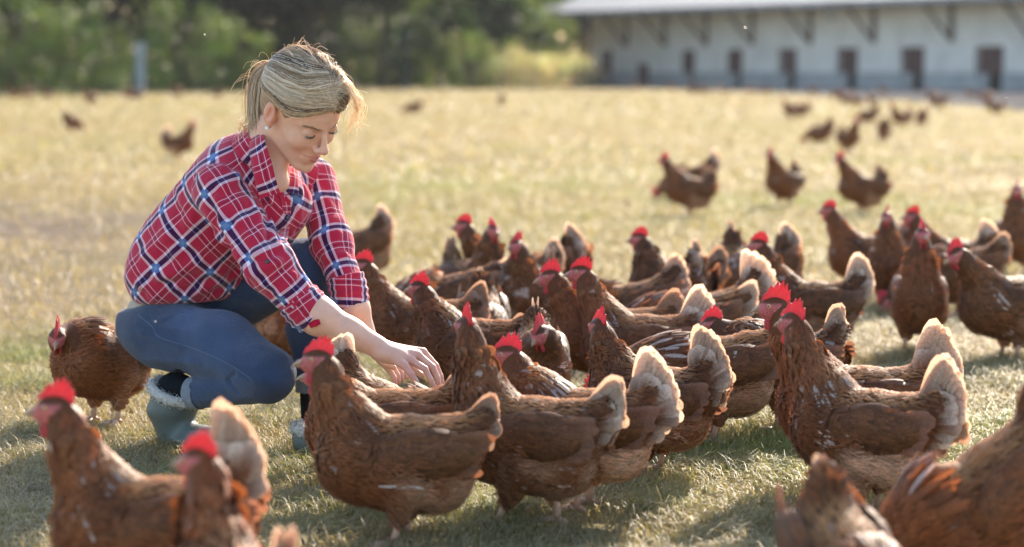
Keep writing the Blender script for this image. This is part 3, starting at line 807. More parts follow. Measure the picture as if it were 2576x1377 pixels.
        link("eyebrow", G2.mesh("brow", (M_HAIR,)), root)
    G2 = Geo(); Vn, Qn, _ = ball_vq(H((.004, -.0845, -.030)), .0052, None, 16, 12); G2.add(Vn - O, Qn, None, (.80, .76, .70))
    link("pearl_earring", G2.mesh("pearl", (M_NAIL,)), root)

    # ---- hair
    GH = Geo()
    knot = np.array([-.120, 0, .034])
    def mass(q):
        f = ell(q, (-.018, 0, .036), (.1025, .0815, .0965))
        f = smin(f, ell(q, (.030, .012, .100), (.058, .052, .043)), .03)
        f = smin(f, ell(q, (-.112, 0, .030), (.022, .024, .024)), .02)
        return smin(f, ell(q, (-.055, 0, -.028), (.050, .058, .050)), .03)
    def cap_hair(p):
        q = toh(p); f = mass(q) + .0015
        f = smax(f, .74 * q[:, 0] - .67 * q[:, 2] + .000 - .020 * np.cos(np.clip(q[:, 1] / .06, -1.5, 1.5)) * (q[:, 0] > .02), .006)
        for s in (-1, 1): f = smax(f, -ell(q, (.006, s * .082, -.012), (.026, .030, .040)), .008)
        return f
    V, Q = nets(cap_hair, np.array(HC) - .17, np.array(HC) + .18, .004)
    GH.add(V - O, Q, None, np.array([.50, .38, .25]) * (.7 + .6 * vnoise(toh(V) * np.array([.35, 1, 2.0]), 130))[:, None])
    def snap(P, off):          # lay points on the hair mass, off metres above it
        sh_ = P.shape; p = P.reshape(-1, 3).astype(np.float32); off = np.broadcast_to(off, sh_[:-1]).reshape(-1)
        for _ in range(3): p = p + grad(mass, p) * (off - mass(p))[:, None].astype(np.float32)
        return p.reshape(sh_).astype(float)
    palette = np.array([[.76, .60, .40], [.62, .46, .29], [.88, .76, .56], [.30, .195, .125], [.20, .13, .09], [.94, .87, .74], [.50, .36, .23]])
    def strand(pts, r, c, n=3):
        V_, Q_, T_ = tube_vq(pts, r, n, cap=False); GH.add(V_ - O, Q_, None, c)
    top_ = np.array([(.010, .022, .142), (-.015, -.004, .138), (-.045, -.008, .122), (-.078, -.006, .100), (-.102, -.003, .070)])
    bot_ = np.array([(.094, .024, .086), (.090, -.030, .078), (.048, -.068, .050), (-.004, -.083, .046), (-.062, -.066, .034)])
    far_ = bot_ * (1, -1, 1) + np.array([(0, .03, 0)] + [(0, 0, 0)] * 4)
    lockn = 15
    for i in range(3000):
        s_ = rng.random()**.85; w = rng.normal(0, 1, (5, 3)) * .0022 + rng.normal(0, 1, 3) * .0025
        g_ = (bot_ if i % 4 else far_) if i % 4 else far_
        P_ = top_ * (1 - s_) + g_ * s_ + w; P_[0] += (.0, -.006 * rng.random(), 0)
        P_ = catmull(np.vstack([P_, knot + rng.normal(0, .005, 3)]), 4)
        t = np.linspace(0, 1, len(P_)); off = .0015 + .009 * rng.random()**2 * np.sin(np.pi * np.clip(t * 1.1, 0, 1))
        P_[:-3] = snap(P_, off)[:-3]
        lk = int((s_ + .035 * math.sin(7 * s_) + rng.normal(0, .004)) * lockn); lr = np.random.default_rng(lk * 5 + 2 + (i % 4 == 0)); dark = lr.random() < .45
        c = palette[lr.choice([3, 4, 6])] if dark and rng.random() < .9 else palette[rng.choice([0, 1, 2, 2, 5, 6])]
        strand(H(P_), .00095 * (.55 + .6 * rng.random()) * np.sin(np.linspace(.45, 2.9, len(P_))), c * rng.uniform(.8, 1.2))
    for i in range(70):       # loose hair over the far temple, catching the sun
        w = rng.normal(0, 1, 3); e = rng.random()
        P_ = catmull(np.array([(.030, .024, .140), (.066, .040, .124), (.092, .056, .098), (.099, .068, .066), (.094 + .006 * w[1], .074, .046 - .035 * e)]) + rng.normal(0, 1, (5, 3)) * np.array([[.004], [.006], [.007], [.008], [.010]]) + rng.normal(0, .004, 3), 4)
        strand(H(P_), .0006 * np.linspace(1, .35, len(P_)), palette[rng.choice([0, 2, 5, 5])] * rng.uniform(.9, 1.15))
    kw = H(knot)
    for i in range(620):       # ponytail
        w = rng.normal(0, 1, 3) * np.array([.008, .010, .006]); e = rng.random()
        P_ = catmull([kw + w * .4, at(676, 172, 5.555) + w * .8, at(655, 198, 5.56) + w * 1.1, at(648, 240, 5.56) + w * 1.2, at(645, 282, 5.555) + w * 1.1, at(650, 300 + 38 * e, 5.55) + w * 1.1 + rng.normal(0, .004, 3)], 4)
        strand(P_, .0011 * np.linspace(1, .4, len(P_)), palette[rng.choice([0, 0, 2, 5, 1, 6])] * rng.uniform(.8, 1.15))
    V_, Q_, T_ = tube_vq([H(knot + (.010, 0, -.002)), H(knot + (-.006, 0, .006))], .0165, 12); GH.add(V_ - O, Q_, T_, (.30, .20, .12))
    for i in range(190):       # flyaway wisps around the outline
        k = i % 4
        if k < 2:
            a = rng.uniform(.55, 2.7); ctr = np.array([-.01, 0, .04]); p0 = snap(np.array([[-.01 + .12 * math.cos(a), rng.normal(0, .03), .04 + .12 * math.sin(a)]]), .002)[0]
            o_ = norm(p0 - ctr); tg_ = norm(np.cross(o_, (0, 1, .2)))
            l = rng.uniform(.012, .036); P_ = [p0, p0 + o_ * l * .35 - tg_ * l * .4 * 1, p0 + o_ * l * .5 - tg_ * l, p0 + o_ * l * rng.uniform(.1, .5) - tg_ * l * 1.5 + rng.normal(0, .006, 3)]
            P_ = H(catmull(P_, 4))
        elif k == 2:
            s0 = at(rng.uniform(645, 700), rng.uniform(165, 250), 5.55); d_ = norm((rng.uniform(-1, .2), rng.normal(0, .3), rng.uniform(-.2, 1)))
            l = rng.uniform(.02, .05); P_ = catmull([s0, s0 + d_ * l * .6, s0 + d_ * l * .9 + (-.01, 0, -.006), s0 + d_ * l + (-.016, 0, -.022)], 4)
        else:
            s0 = at(rng.uniform(640, 668), rng.uniform(280, 325), 5.55); l = rng.uniform(.02, .05)
            P_ = catmull([s0, s0 + (-.01 - .3 * l, 0, .0), s0 + (-.02 - .5 * l, .0, -.012), s0 + (rng.uniform(-.05, .0), 0, -.03 - .3 * l)], 4)
        strand(P_, .00032, palette[rng.choice([0, 2, 5, 1])])
    link("hair", GH.mesh("hair", (M_HAIR,)), root)

    # ---- shirt
    a0, a1 = at(440, 720, 5.76), at(620, 430, 5.66); ax_a = norm(a1 - a0); l_ = np.array([.65, .76, 0]); ax_l = norm(l_ - (l_ @ ax_a) * ax_a); ax_f = np.cross(ax_l, ax_a)
    TM = np.stack([ax_a, ax_f, ax_l], 1)
    shR, shL = at(553, 484, 5.53), at(790, 452, 5.75)
    elR, elL = at(676, 668, 5.44), at(832, 610, 5.66)
    cuR, cuL = at(760, 768, 5.445), at(874, 722, 5.585)
    folds = []
    def torso(p):
        f = ell(p, at(458, 682, 5.745), (.125, .120, .150), TM)
        f = smin(f, ell(p, at(520, 590, 5.71), (.16, .122, .148), TM), .05)
        f = smin(f, ell(p, at(600, 480, 5.655), (.12, .108, .150), TM), .05)
        f = smin(f, cap(p, shR + (.01, .02, .005), shL + (-.03, -.02, .0), .058, .055), .05)
        f = smin(f, cap(p, at(600, 420, 5.62), at(640, 395, 5.62), .062, .058), .05)
        f = smin(f, ell(p, at(700, 545, 5.60), (.10, .052, .085), TM), .05)
        return f
    def sleeveR(p):
        f = cap(p, shR, elR, .063, .055); f = smin(f, cap(p, elR, cuR, .056, .048), .03)
        return f
    def sleeveL(p):
        f = cap(p, shL, elL, .052, .047); f = smin(f, cap(p, elL, cuL, .046, .038), .03)
        return f
    def shirt0(p): return smin(smin(torso(p), sleeveR(p), .012), sleeveL(p), .014)
    def hit(x, y, fn, Y0=5.0, Y1=6.3):
        Ys = np.linspace(Y0, Y1, 500); P_ = np.stack([at(x, y, v) for v in Ys]).astype(np.float32); f = fn(P_)
        k = np.argmax(f < 0); return P_[k] if f[k] < 0 else None
    FL = [((548, 500), (560, 560), .006, .010), ((556, 560), (600, 640), .007, .012), ((590, 640), (640, 700), .006, .011), ((470, 560), (560, 610), .005, .013), ((440, 640), (560, 690), .006, .014),
          ((400, 700), (500, 660), .007, .013), ((350, 720), (440, 730), .006, .010), ((380, 745), (520, 735), .006, .010), ((500, 730), (600, 690), .007, .011), ((640, 640), (700, 615), .006, .010),
          ((620, 690), (700, 660), .006, .009), ((650, 720), (740, 690), .006, .009), ((560, 470), (600, 440), .005, .010), ((640, 510), (660, 600), .006, .008), ((680, 500), (690, 600), .007, .007),
          ((725, 500), (735, 600), .006, .007), ((755, 480), (748, 570), .006, .008), ((800, 480), (830, 520), .004, .010), ((790, 600), (850, 585), .005, .009), ((815, 650), (868, 640), .005, .008),
          ((600, 560), (650, 540), .005, .010), ((560, 530), (630, 500), .004, .012), ((450, 470), (480, 540), .004, .013), ((360, 640), (420, 600), .004, .014), ((700, 740), (740, 700), .005, .008)]
    for (p0, p1, A, w) in FL:
        h0, h1 = hit(*p0, shirt0), hit(*p1, shirt0)
        if h0 is not None and h1 is not None: folds.append((h0, h1, A, w))
    def shirt(p):
        f = shirt0(p)
        m = np.abs(f) < .03
        if m.any():
            pm = p[m]; d_ = np.zeros(len(pm), np.float32)
            for a, b, A, w in folds: d_ += 1.35 * A * np.exp(-np.maximum(cap(pm, a, b, 0, 0), 0)**2 / (w * w)) - A * .55 * np.exp(-(np.maximum(cap(pm, a, b, 0, 0), 0) - 2.1 * w)**2 / (w * w))
            d_ += .0065 * (vnoise(pm @ TM.astype(np.float32) * np.array([1.5, .7, 1]), 17, 4) - .5) + .004 * (vnoise(pm, 38, 6) - .5)
            f[m] -= d_
        q = toh(p)
        hem = (p - at(430, 762, 5.7)) @ norm((.03, 0, -1.0)).astype(np.float32)
        f = smax(f, hem, .012)
        f = smax(f, -cap(p, at(660, 330, 5.56), at(712, 470, 5.46), .062, .030), .006)   # open neck
        cR = (p - (cuR + norm(cuR - elR) * .012)) @ norm(cuR - elR); f = np.where(np.linalg.norm(p - cuR, axis=1) < .09, smax(f, cR.astype(np.float32), .003), f)
        cL = (p - (cuL + norm(cuL - elL) * .012)) @ norm(cuL - elL); f = np.where(np.linalg.norm(p - cuL, axis=1) < .075, smax(f, cL.astype(np.float32), .003), f)
        return f.astype(np.float32)
    V, Q = nets(shirt, at(320, 760, 5.75) + (-.05, -.40, -.05), at(860, 330, 5.7) + (.08, .25, .05), .0042)
    def tube_uv(V, a, b, r, v0=0., ref=(0, 1, .3)):
        ax_ = norm(b - a); e1 = norm(np.cross(ax_, ref)); e2 = np.cross(ax_, e1); d_ = V - a
        return np.stack([np.arctan2(d_ @ e2, d_ @ e1) * r, d_ @ ax_ + v0], 1)
    fT, fR, fL = torso(V.astype(np.float32)), sleeveR(V.astype(np.float32)), sleeveL(V.astype(np.float32))
    d_ = V - a0; 
    cr, sr = math.cos(.22), math.sin(.22)
    uT = np.stack([(d_ @ ax_l) * 1.02 + .6 * np.maximum(0, -(d_ @ ax_f)) * 0 + .25 * (d_ @ ax_f), d_ @ ax_a], 1)
    # lateral distance round the body: angle about the spine times mean radius
    angT = np.arctan2(d_ @ ax_l, d_ @ ax_f) ; uT = np.stack([angT * .135, (d_ @ ax_a) + .03 * np.sin(angT)], 1)
    uT = uT @ np.array([[cr, sr], [-sr, cr]]) 
    L1 = np.linalg.norm(elR - shR); uR0 = tube_uv(V, shR, elR, .058); uR1 = tube_uv(V, elR, cuR, .056, L1)
    wR = np.clip(((V - elR) @ norm(cuR - shR)) / .05 + .5, 0, 1)[:, None]; uR = uR0 * (1 - wR) + uR1 * wR
    L2 = np.linalg.norm(elL - shL); uL0 = tube_uv(V, shL, elL, .05); uL1 = tube_uv(V, elL, cuL, .048, L2)
    wL = np.clip(((V - elL) @ norm(cuL - shL)) / .05 + .5, 0, 1)[:, None]; uL = uL0 * (1 - wL) + uL1 * wL + .03
    uv = np.where((fT < np.minimum(fR, fL))[:, None], uT, np.where((fR < fL)[:, None], uR, uL))
    uv = uv + .006 * np.stack([vnoise(V, 14, 1) - .5, vnoise(V, 14, 2) - .5], 1)
    GS = Geo(); GS.add(V - O, Q, None, (.5, .1, .1), U=uv)
    shirt_o = link("shirt", GS.mesh("shirt", (M_PLAID,), uv=True), root)
    def sheet(name, rows_, th=.0022, uvs=None, parent=shirt_o, k=6, mat=None, c=(.5, .1, .1)):
        """a cloth panel through rows of points, with thickness"""
        A = np.stack([catmull(r_, k) for r_ in rows_]); A = np.stack([catmull(A[:, j], 3) for j in range(A.shape[1])], 1)
        n0, n1 = A.shape[:2]
        A = A + .0015 * (vnoise(A * 1.0, 60, 3)[..., None] - .5)
        du = np.gradient(A, axis=1); dv = np.gradient(A, axis=0); nn_ = norm(np.cross(du, dv))
        if (nn_.mean((0, 1)) @ np.array([0, -1, 0])) < 0: nn_ = -nn_
        Vt = np.concatenate([(A + nn_ * th / 2).reshape(-1, 3), (A - nn_ * th / 2).reshape(-1, 3)])
        i = np.arange(n0 - 1)[:, None] * n1 + np.arange(n1 - 1)[None]; q_ = np.stack([i, i + 1, i + n1 + 1, i + n1], -1).reshape(-1, 4); nt_ = n0 * n1
        Qs = [q_, q_[:, ::-1] + nt_]
        for e in (np.arange(n1), np.arange(n1) + (n0 - 1) * n1, np.arange(n0) * n1, np.arange(n0) * n1 + n1 - 1):
            Qs.append(np.stack([e[:-1], e[1:], e[1:] + nt_, e[:-1] + nt_], 1))
        su = np.concatenate([[0], np.cumsum(np.linalg.norm(np.diff(A.mean(0), axis=0), axis=1))]); sv = np.concatenate([[0], np.cumsum(np.linalg.norm(np.diff(A.mean(1), axis=0), axis=1))])
        U_ = np.stack(np.meshgrid(sv, su, indexing='ij'), -1).reshape(-1, 2); U_ = np.concatenate([U_, U_]) + (.035, .02)
        g_ = Geo(); g_.add(Vt - O, np.concatenate(Qs), None, c, U=U_); return link(name, g_.mesh(name, (mat or M_PLAID,), uv=True), parent)
    # collar: stand at the back of the neck folding into two points
    sheet("collar", [[at(664, 322, 5.545), at(666, 352, 5.495), at(682, 405, 5.468), at(692, 448, 5.462), at(704, 484, 5.470)],
                     [at(648, 326, 5.548), at(648, 366, 5.488), at(660, 420, 5.452), at(672, 460, 5.450), at(688, 490, 5.462)],
                     [at(628, 338, 5.572), at(628, 378, 5.500), at(636, 430, 5.458), at(645, 470, 5.452), at(655, 500, 5.462)]])
    na = norm(H((-.030, 0, -.030)) - nbase); e1 = norm(np.cross(na, (.76, -.65, 0))); e2 = np.cross(na, e1)      # e1 sideways, e2 front/back
    if e2 @ np.array([.76, -.65, 0]) > 0: e2 = -e2
    cb = nbase + na * .030 + e2 * .004; rows_b = []
    for (hh_, rr_) in ((.030, .0585), (.012, .064), (-.014, .074)):
        rows_b.append([cb + na * hh_ + rr_ * (math.cos(R(a)) * e1 * 1.02 + math.sin(R(a)) * e2) for a in range(-38, 219, 16)])
    sheet("collar_band", rows_b, .003, k=3)
    sheet("collar", [[at(728, 418, 5.60), at(731, 440, 5.57), at(728, 466, 5.545), at(722, 486, 5.535)], [at(742, 424, 5.60), at(745, 445, 5.57), at(745, 468, 5.55), at(742, 488, 5.54)],
                     [at(752, 430, 5.62), at(757, 452, 5.59), at(758, 474, 5.57), at(760, 497, 5.555)]])
    def on(x, y, dy=.003, fn=shirt):
        h_ = hit(x, y, fn); return (h_ if h_ is not None else at(x, y, 5.55)) + np.array([0, -dy, 0])
    sheet("placket", [[on(704, 492), on(712, 530), on(708, 575), on(703, 610)], [on(716, 490), on(722, 530), on(718, 575), on(712, 610)], [on(728, 488), on(732, 530), on(728, 575), on(722, 610)]], .003)
    # rolled cuffs
    for (c0, c1, r0, r1, nm) in ((at(738, 748, 5.447), at(796, 797, 5.447), .0505, .0475, 'R'), (at(868, 694, 5.590), at(888, 772, 5.580), .0435, .0400, 'L')):
        ax_ = norm(c1 - c0); L_ = np.linalg.norm(c1 - c0)
        def cuff(p, c0=c0, c1=c1, r0=r0, r1=r1, ax_=ax_, L_=L_):
            q_ = p - c0; t = q_ @ ax_; rr = np.linalg.norm(q_ - t[:, None] * ax_, axis=1)
            r_ = r0 + (r1 - r0) * np.clip(t / L_, 0, 1) + .0035 * np.sin(np.clip(t / L_, 0, 1) * np.pi) + .005 * (vnoise(p, 26, 8) - .5) + .0016 * np.sin(t * 330)
            f = np.maximum(rr - r_, np.maximum(-t, t - L_ + .006 * (vnoise(p, 20, 9) - .5)))
            f = smax(f, -np.maximum(rr - (r_ - .007), -(t - L_ * .55)), .003)
            return f.astype(np.float32)
        V, Q = nets(cuff, np.minimum(c0, c1) - .07, np.maximum(c0, c1) + .07, .0032)
        uv = tube_uv(V, c0, c1, .05, .02); uv = uv @ np.array([[.97, .24], [-.24, .97]])
        g_ = Geo(); g_.add(V - O, Q, None, (.5, .1, .1), U=uv); link("cuff", g_.mesh("cuff", (M_PLAID,), uv=True), shirt_o)
    tb = sheet("cuff_tab", [[at(775, 815, 5.398), at(790, 806, 5.395), at(803, 803, 5.398)], [at(782, 826, 5.398), at(795, 822, 5.393), at(806, 815, 5.398)]], .003, mat=M_CLOTH, c=(.40, .012, .04))
    tag(tb, "plain red sleeve tab hanging below the rolled cuff")
    for (x, y) in ((673, 659), (722, 548), (718, 590)):
        p_ = on(x, y, .001); V_, Q_, T_ = tube_vq([p_, p_ + np.array([-.0012, -.0035, .001])], [.0056, .0050], 12)
        g_ = Geo(); g_.add(V_ - O, Q_, T_, (.06, .05, .045)); link("button", g_.mesh("button", (M_NAIL,)), shirt_o)
    # undershirt glimpse and waistband
    und = lambda p: smax(ell(p, at(420, 775, 5.76), (.094, .085, .045)), (p - at(400, 790, 5.7)) @ np.array([0, 0, -1], np.float32), .005)
    V, Q = nets(und, at(415, 765, 5.76) - (.16, .2, .08), at(415, 765, 5.76) + (.16, .2, .08), .008)
    g_ = Geo(); g_.add(V - O, Q, None, (.45, .38, .30)); link("undershirt", g_.mesh("undershirt", (M_CLOTH,)), root)

    # ---- jeans
    kR = at(676, 942, 5.47); kL = at(775, 670, 5.70); haR = at(492, 990, 5.60); haL = at(786, 985, 5.64)
    def jeans0(p):
        f = ell(p, at(424, 815, 5.77), (.125, .150, .092))
        f = smin(f, cap(p, at(408, 846, 5.68), at(560, 874, 5.58), .078, .079), .03)
        f = smin(f, cap(p, at(560, 874, 5.58), kR, .079, .063), .03)
        f = smin(f, cap(p, kR + (.002, 0, -.006), haR, .058, .035), .012)
        f = smin(f, cap(p, at(470, 800, 5.87), kL, .086, .064), .03)
        f = smin(f, cap(p, kL, at(782, 830, 5.67), .064, .056), .02)
        f = smin(f, cap(p, at(782, 830, 5.67), haL, .056, .036), .02)
        return f
    JF = []
    for (p0, p1, A, w) in [((470, 952), (575, 958), -.012, .007), ((575, 958), (592, 940), -.008, .005), ((577, 960), (600, 985), -.007, .005), ((600, 945), (660, 955), .004, .007), ((590, 925), (650, 925), .0035, .008), ((345, 815), (470, 835), .004, .008), ((350, 835), (450, 870), .004, .008), ((365, 905), (500, 915), .004, .010), ((480, 970), (560, 985), .004, .006), ((500, 1005), (600, 1008), .004, .006), ((640, 870), (720, 900), .003, .010), ((345, 870), (440, 860), .003, .010), ((360, 840), (420, 800), .004, .010), ((380, 900), (450, 880), .003, .01),
                           ((600, 1000), (680, 990), .003, .008), ((640, 960), (700, 975), .003, .009), ((560, 735), (640, 760), .004, .012), ((700, 650), (720, 720), .004, .012), ((735, 760), (800, 750), .004, .010), ((740, 790), (790, 800), .004, .009)]:
        h0, h1 = hit(*p0, jeans0), hit(*p1, jeans0)
        if h0 is not None and h1 is not None: JF.append((h0, h1, A, w))
    def jeans(p):
        f = jeans0(p); m = np.abs(f) < .03
        if m.any():
            pm = p[m]; d_ = .005 * (vnoise(pm, 26, 11) - .5) + .009 * (vnoise(pm * np.array([1, 1, 1.6]), 11, 13) - .5)
            for a, b, A, w in JF: d_ = d_ + A * np.exp(-np.maximum(cap(pm, a, b, 0, 0), 0)**2 / (w * w))
            f[m] -= d_.astype(np.float32)
        top = (p - at(330, 777, 5.7)) @ norm((-.30, 0, 1)); f = np.where((p[:, 0] < at(520, 0, 5.7)[0]) & (p[:, 2] > at(0, 800, 5.7)[2]), smax(f, top.astype(np.float32), .006), f)
        e0 = (p - at(487, 990, 5.6)) @ norm(haR - kR); f = np.where((np.linalg.norm(p - haR, axis=1) < .07), smax(f, e0.astype(np.float32), .003), f)
        e1 = (p - haL) @ norm((0, 0, -1)); f = np.where((np.linalg.norm(p - haL, axis=1) < .07), smax(f, e1.astype(np.float32), .003), f)
        return f.astype(np.float32)
    V, Q = nets(jeans, at(320, 1030, 5.75) + (-.03, -.45, -.04), at(850, 600, 5.8) + (.05, .25, .03), .0048)
    GJ = Geo(); cj = np.tile(np.array([.026, .044, .088]), (len(V), 1))
    wl = np.clip((vnoise(V, 9, 21) - .45) * 3, 0, 1)[:, None]; cj = cj * (1 + .45 * wl)
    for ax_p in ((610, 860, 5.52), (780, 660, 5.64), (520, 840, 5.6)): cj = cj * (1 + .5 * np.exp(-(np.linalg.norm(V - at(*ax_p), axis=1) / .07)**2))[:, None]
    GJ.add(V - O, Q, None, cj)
    def seam(pts, c, r=.0009, lift=.0015):
        P_ = np.array([on(x, y, lift, jeans) for x, y in catmull(np.array([(*p, 0) for p in pts], float), 8)[:, :2]])
        V_, Q_, T_ = tube_vq(P_, r, 5); GJ.add(V_ - O, Q_, T_, c)
    seam([(350, 795), (383, 822), (400, 848), (466, 870), (520, 890), (573, 915), (620, 945), (638, 964)], (.10, .15, .23))
    seam([(374, 778), (392, 812), (440, 792), (500, 772)], (.055, .09, .15))
    seam([(328, 800), (345, 785), (400, 778), (470, 768)], (.055, .09, .15), .0007)
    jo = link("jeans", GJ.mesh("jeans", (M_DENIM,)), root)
    p_ = on(392, 809, .002, jeans); V_, Q_, T_ = tube_vq([p_, p_ + np.array([0, -.003, 0])], [.0042, .003], 10)
    g_ = Geo(); g_.add(V_ - O, Q_, T_, (.45, .42, .38)); link("rivet", g_.mesh("rivet", (M_NAIL,)), jo)
    for (pa, pb, ra, rb) in ((at(505, 990, 5.592), at(480, 990, 5.606), .0385, .0385), (haL + (0, 0, .030), haL + (0, 0, .0), .0405, .0395)):
        V_, Q_, T_ = tube_vq([pa, pa * .5 + pb * .5, pb], [ra, (ra + rb) / 2, rb], 28, cap=False)
        V_ += .003 * (vnoise(V_, 40, 5)[:, None] - .5)
        V2 = V_.copy(); V2 = (V2 - (pa + pb) / 2) * .94 + (pa + pb) / 2; n_ = len(V_)
        g_ = Geo(); g_.add(V_ - O, Q_, None, (.24, .27, .30)); g_.add(V2 - O, Q_[:, ::-1], None, (.20, .23, .26)); tag(link("jeans_hem", g_.mesh("hem", (M_DENIM,)), jo), "turned up hem showing the pale inside of the denim")
    # black leggings between hem and boot
    for sock in (lambda p: smin(cap(p, haR, at(440, 985, 5.63), .033, .040), cap(p, at(440, 985, 5.63), at(448, 1060, 5.64), .042, .036), .02), lambda p: cap(p, haL + (0, 0, .03), at(792, 1105, 5.62), .031, .030)):
        V, Q = nets(sock, at(420, 1120, 5.6) + (-.08, -.1, -.02), at(800, 960, 5.66) + (.08, .12, .02), .006)
        g_ = Geo(); g_.add(V - O, Q, None, (.012, .013, .015)); link("black_legging", g_.mesh("legging", (M_CLOTH,)), root)
    # ---- boots with fleece trim
    def boot(op, pts, rad_, toe0, toe1, ru=.034):
        pts = [np.array(p) for p in pts]
        def bs(p):
            f = cap(p, pts[0], pts[1], rad_[0], rad_[1])
            for i in range(1, len(pts) - 1): f = smin(f, cap(p, pts[i], pts[i + 1], rad_[i], rad_[i + 1]), .02)
            f = smin(f, cap(p, toe0, toe1, ru + .004, ru), .025)
            f = smin(f, ell(p, (np.array(toe0) + toe1) / 2 + (0, 0, -.012), (.11, .05, .028), np.stack([norm(np.array(toe1) - toe0), np.cross((0, 0, 1), norm(np.array(toe1) - toe0)), (0, 0, 1)], 1)), .01)
            f = smax(f, -(p[:, 2] - .004), .004)
            n_ = norm(pts[0] - pts[1]); f = smax(f, ((p - pts[0]) @ n_).astype(np.float32), .004)
            f = smax(f, -(cap(p, pts[0] + n_ * .05, pts[1], rad_[0] - .007, rad_[1] - .012)), .003)
            f = f - .003 * np.sin(p[:, 2] * 95) * np.exp(-((p[:, 2] - .10) / .05)**2)
            return f.astype(np.float32)
        lo_ = np.minimum(np.min(pts, 0), np.minimum(toe0, toe1)) - .10; hi_ = np.maximum(np.max(pts, 0), np.maximum(toe0, toe1)) + .10; lo_[2] = -.012
        V, Q = nets(bs, lo_, hi_, .0055)
        g_ = Geo(); g_.add(V - O, Q, None, np.array([.125, .145, .130]) * (.9 + .2 * vnoise(V, 12))[:, None])
        b_ = link("boot", g_.mesh("boot", (M_RUBBER,)), root)
        n_ = norm(pts[0] - pts[1]); e1 = norm(np.cross(n_, (0, 1, 0))); e2 = np.cross(n_, e1); th = np.linspace(0, 2 * np.pi, 41)
        ring = pts[0] + (rad_[0] - .002) * (np.cos(th)[:, None] * e1 + np.sin(th)[:, None] * e2) + n_ * .004
        V_, Q_, T_ = tube_vq(ring, .0125, 12, cap=False); V_ += norm(V_ - pts[0]) * (.006 * (vnoise(V_, 120, 3)[:, None] - .5))
        g_ = Geo(); g_.add(V_ - O, Q_, None, np.array([.52, .49, .44]) * (.8 + .4 * vnoise(V_, 200))[:, None])
        nf = 1500; k_ = rng.integers(0, len(V_), nf); P_ = V_[k_] + rng.normal(0, .003, (nf, 3)); nr_ = norm(P_ - ring[(k_ // 12) % 41])
        feathers(g_, P_ - O, nr_, rng.normal(0, 1, (nf, 3)), .007, .0022, lift=.5, curl=.1, c0=np.array([.62, .58, .52]) * rng.uniform(.7, 1.25, (nf, 1)), rows=3)
        link("fleece_trim", g_.mesh("fleece", (M_CLOTH,)), b_)
    boot(None, [at(443, 990, 5.64), at(432, 1030, 5.65), at(442, 1085, 5.66)], [.060, .052, .044], at(455, 1100, 5.66), at(528, 1108, 5.56))
    bl = ground(790, 1140)
    boot(None, [np.array([bl[0], bl[1], .05]), np.array([bl[0] - .002, bl[1], .035]), np.array([bl[0], bl[1], .03])], [.046, .044, .04], [bl[0], bl[1], .03], [bl[0] + .10, bl[1] - .06, .024], .028)
    return root

# ------------------------------------------------------------------ the setting
def world_noise(nt, scale, detail=4, rough=.55, vec=None):
    g = N(nt, "ShaderNodeNewGeometry"); n = N(nt, "ShaderNodeTexNoise")
    n.inputs["Scale"].default_value = scale; n.inputs["Detail"].default_value = detail; n.inputs["Roughness"].default_value = rough
    nt.links.new(g.outputs["Position"], n.inputs["Vector"]); return n
def ground_material():
    m, nt, b, out = new_mat("pasture_ground")
    n1 = world_noise(nt, .35, 5); r1 = ramp(nt, [(.30, (.24, .18, .10)), (.44, (.36, .28, .15)), (.56, (.34, .28, .14)), (.70, (.22, .22, .09))], 'LINEAR')
    nt.links.new(n1.outputs[0], r1.inputs[0])
    n2 = world_noise(nt, 6, 6, .7); r2 = ramp(nt, [(.30, (.50, .46, .42)), (.52, (1, 1, 1)), (.75, (1.35, 1.3, 1.2))], 'LINEAR')
    nt.links.new(n2.outputs[0], r2.inputs[0])
    mx = N(nt, "ShaderNodeMix", data_type='RGBA', blend_type='MULTIPLY'); mx.inputs[0].default_value = 1
    nt.links.new(r1.outputs[0], mx.inputs[6]); nt.links.new(r2.outputs[0], mx.inputs[7])
    ca = col_attr(nt); dm = N(nt, "ShaderNodeMix", data_type='RGBA'); nt.links.new(ca.outputs[0], dm.inputs[0]); nt.links.new(mx.outputs[2], dm.inputs[6])
    n4 = world_noise(nt, 3.0, 6, .7); r4 = ramp(nt, [(.35, (.085, .06, .04)), (.6, (.19, .14, .095)), (.75, (.28, .21, .14))], 'LINEAR'); nt.links.new(n4.outputs[0], r4.inputs[0]); nt.links.new(r4.outputs[0], dm.inputs[7])
    nt.links.new(dm.outputs[2], b.inputs["Base Color"]); b.inputs["Roughness"].default_value = .95; b.inputs["Specular IOR Level"].default_value = .1
    n3 = world_noise(nt, 28, 5, .7); bp = N(nt, "ShaderNodeBump"); bp.inputs["Strength"].default_value = .9; bp.inputs["Distance"].default_value = .03
    nt.links.new(n3.outputs[0], bp.inputs["Height"]); nt.links.new(bp.outputs[0], b.inputs["Normal"])
    return m
def flat_noise_mat(name, c0, c1, scale, rough=.9, bump=.3, spec=.15):
    m, nt, b, out = new_mat(name); n = world_noise(nt, scale, 5)
    r_ = ramp(nt, [(.35, c0), (.65, c1)], 'LINEAR'); nt.links.new(n.outputs[0], r_.inputs[0]); nt.links.new(r_.outputs[0], b.inputs["Base Color"])
    b.inputs["Roughness"].default_value = rough; b.inputs["Specular IOR Level"].default_value = spec
    bp = N(nt, "ShaderNodeBump"); bp.inputs["Strength"].default_value = bump; bp.inputs["Distance"].default_value = .02
    nt.links.new(n.outputs[0], bp.inputs["Height"]); nt.links.new(bp.outputs[0], b.inputs["Normal"]); return m

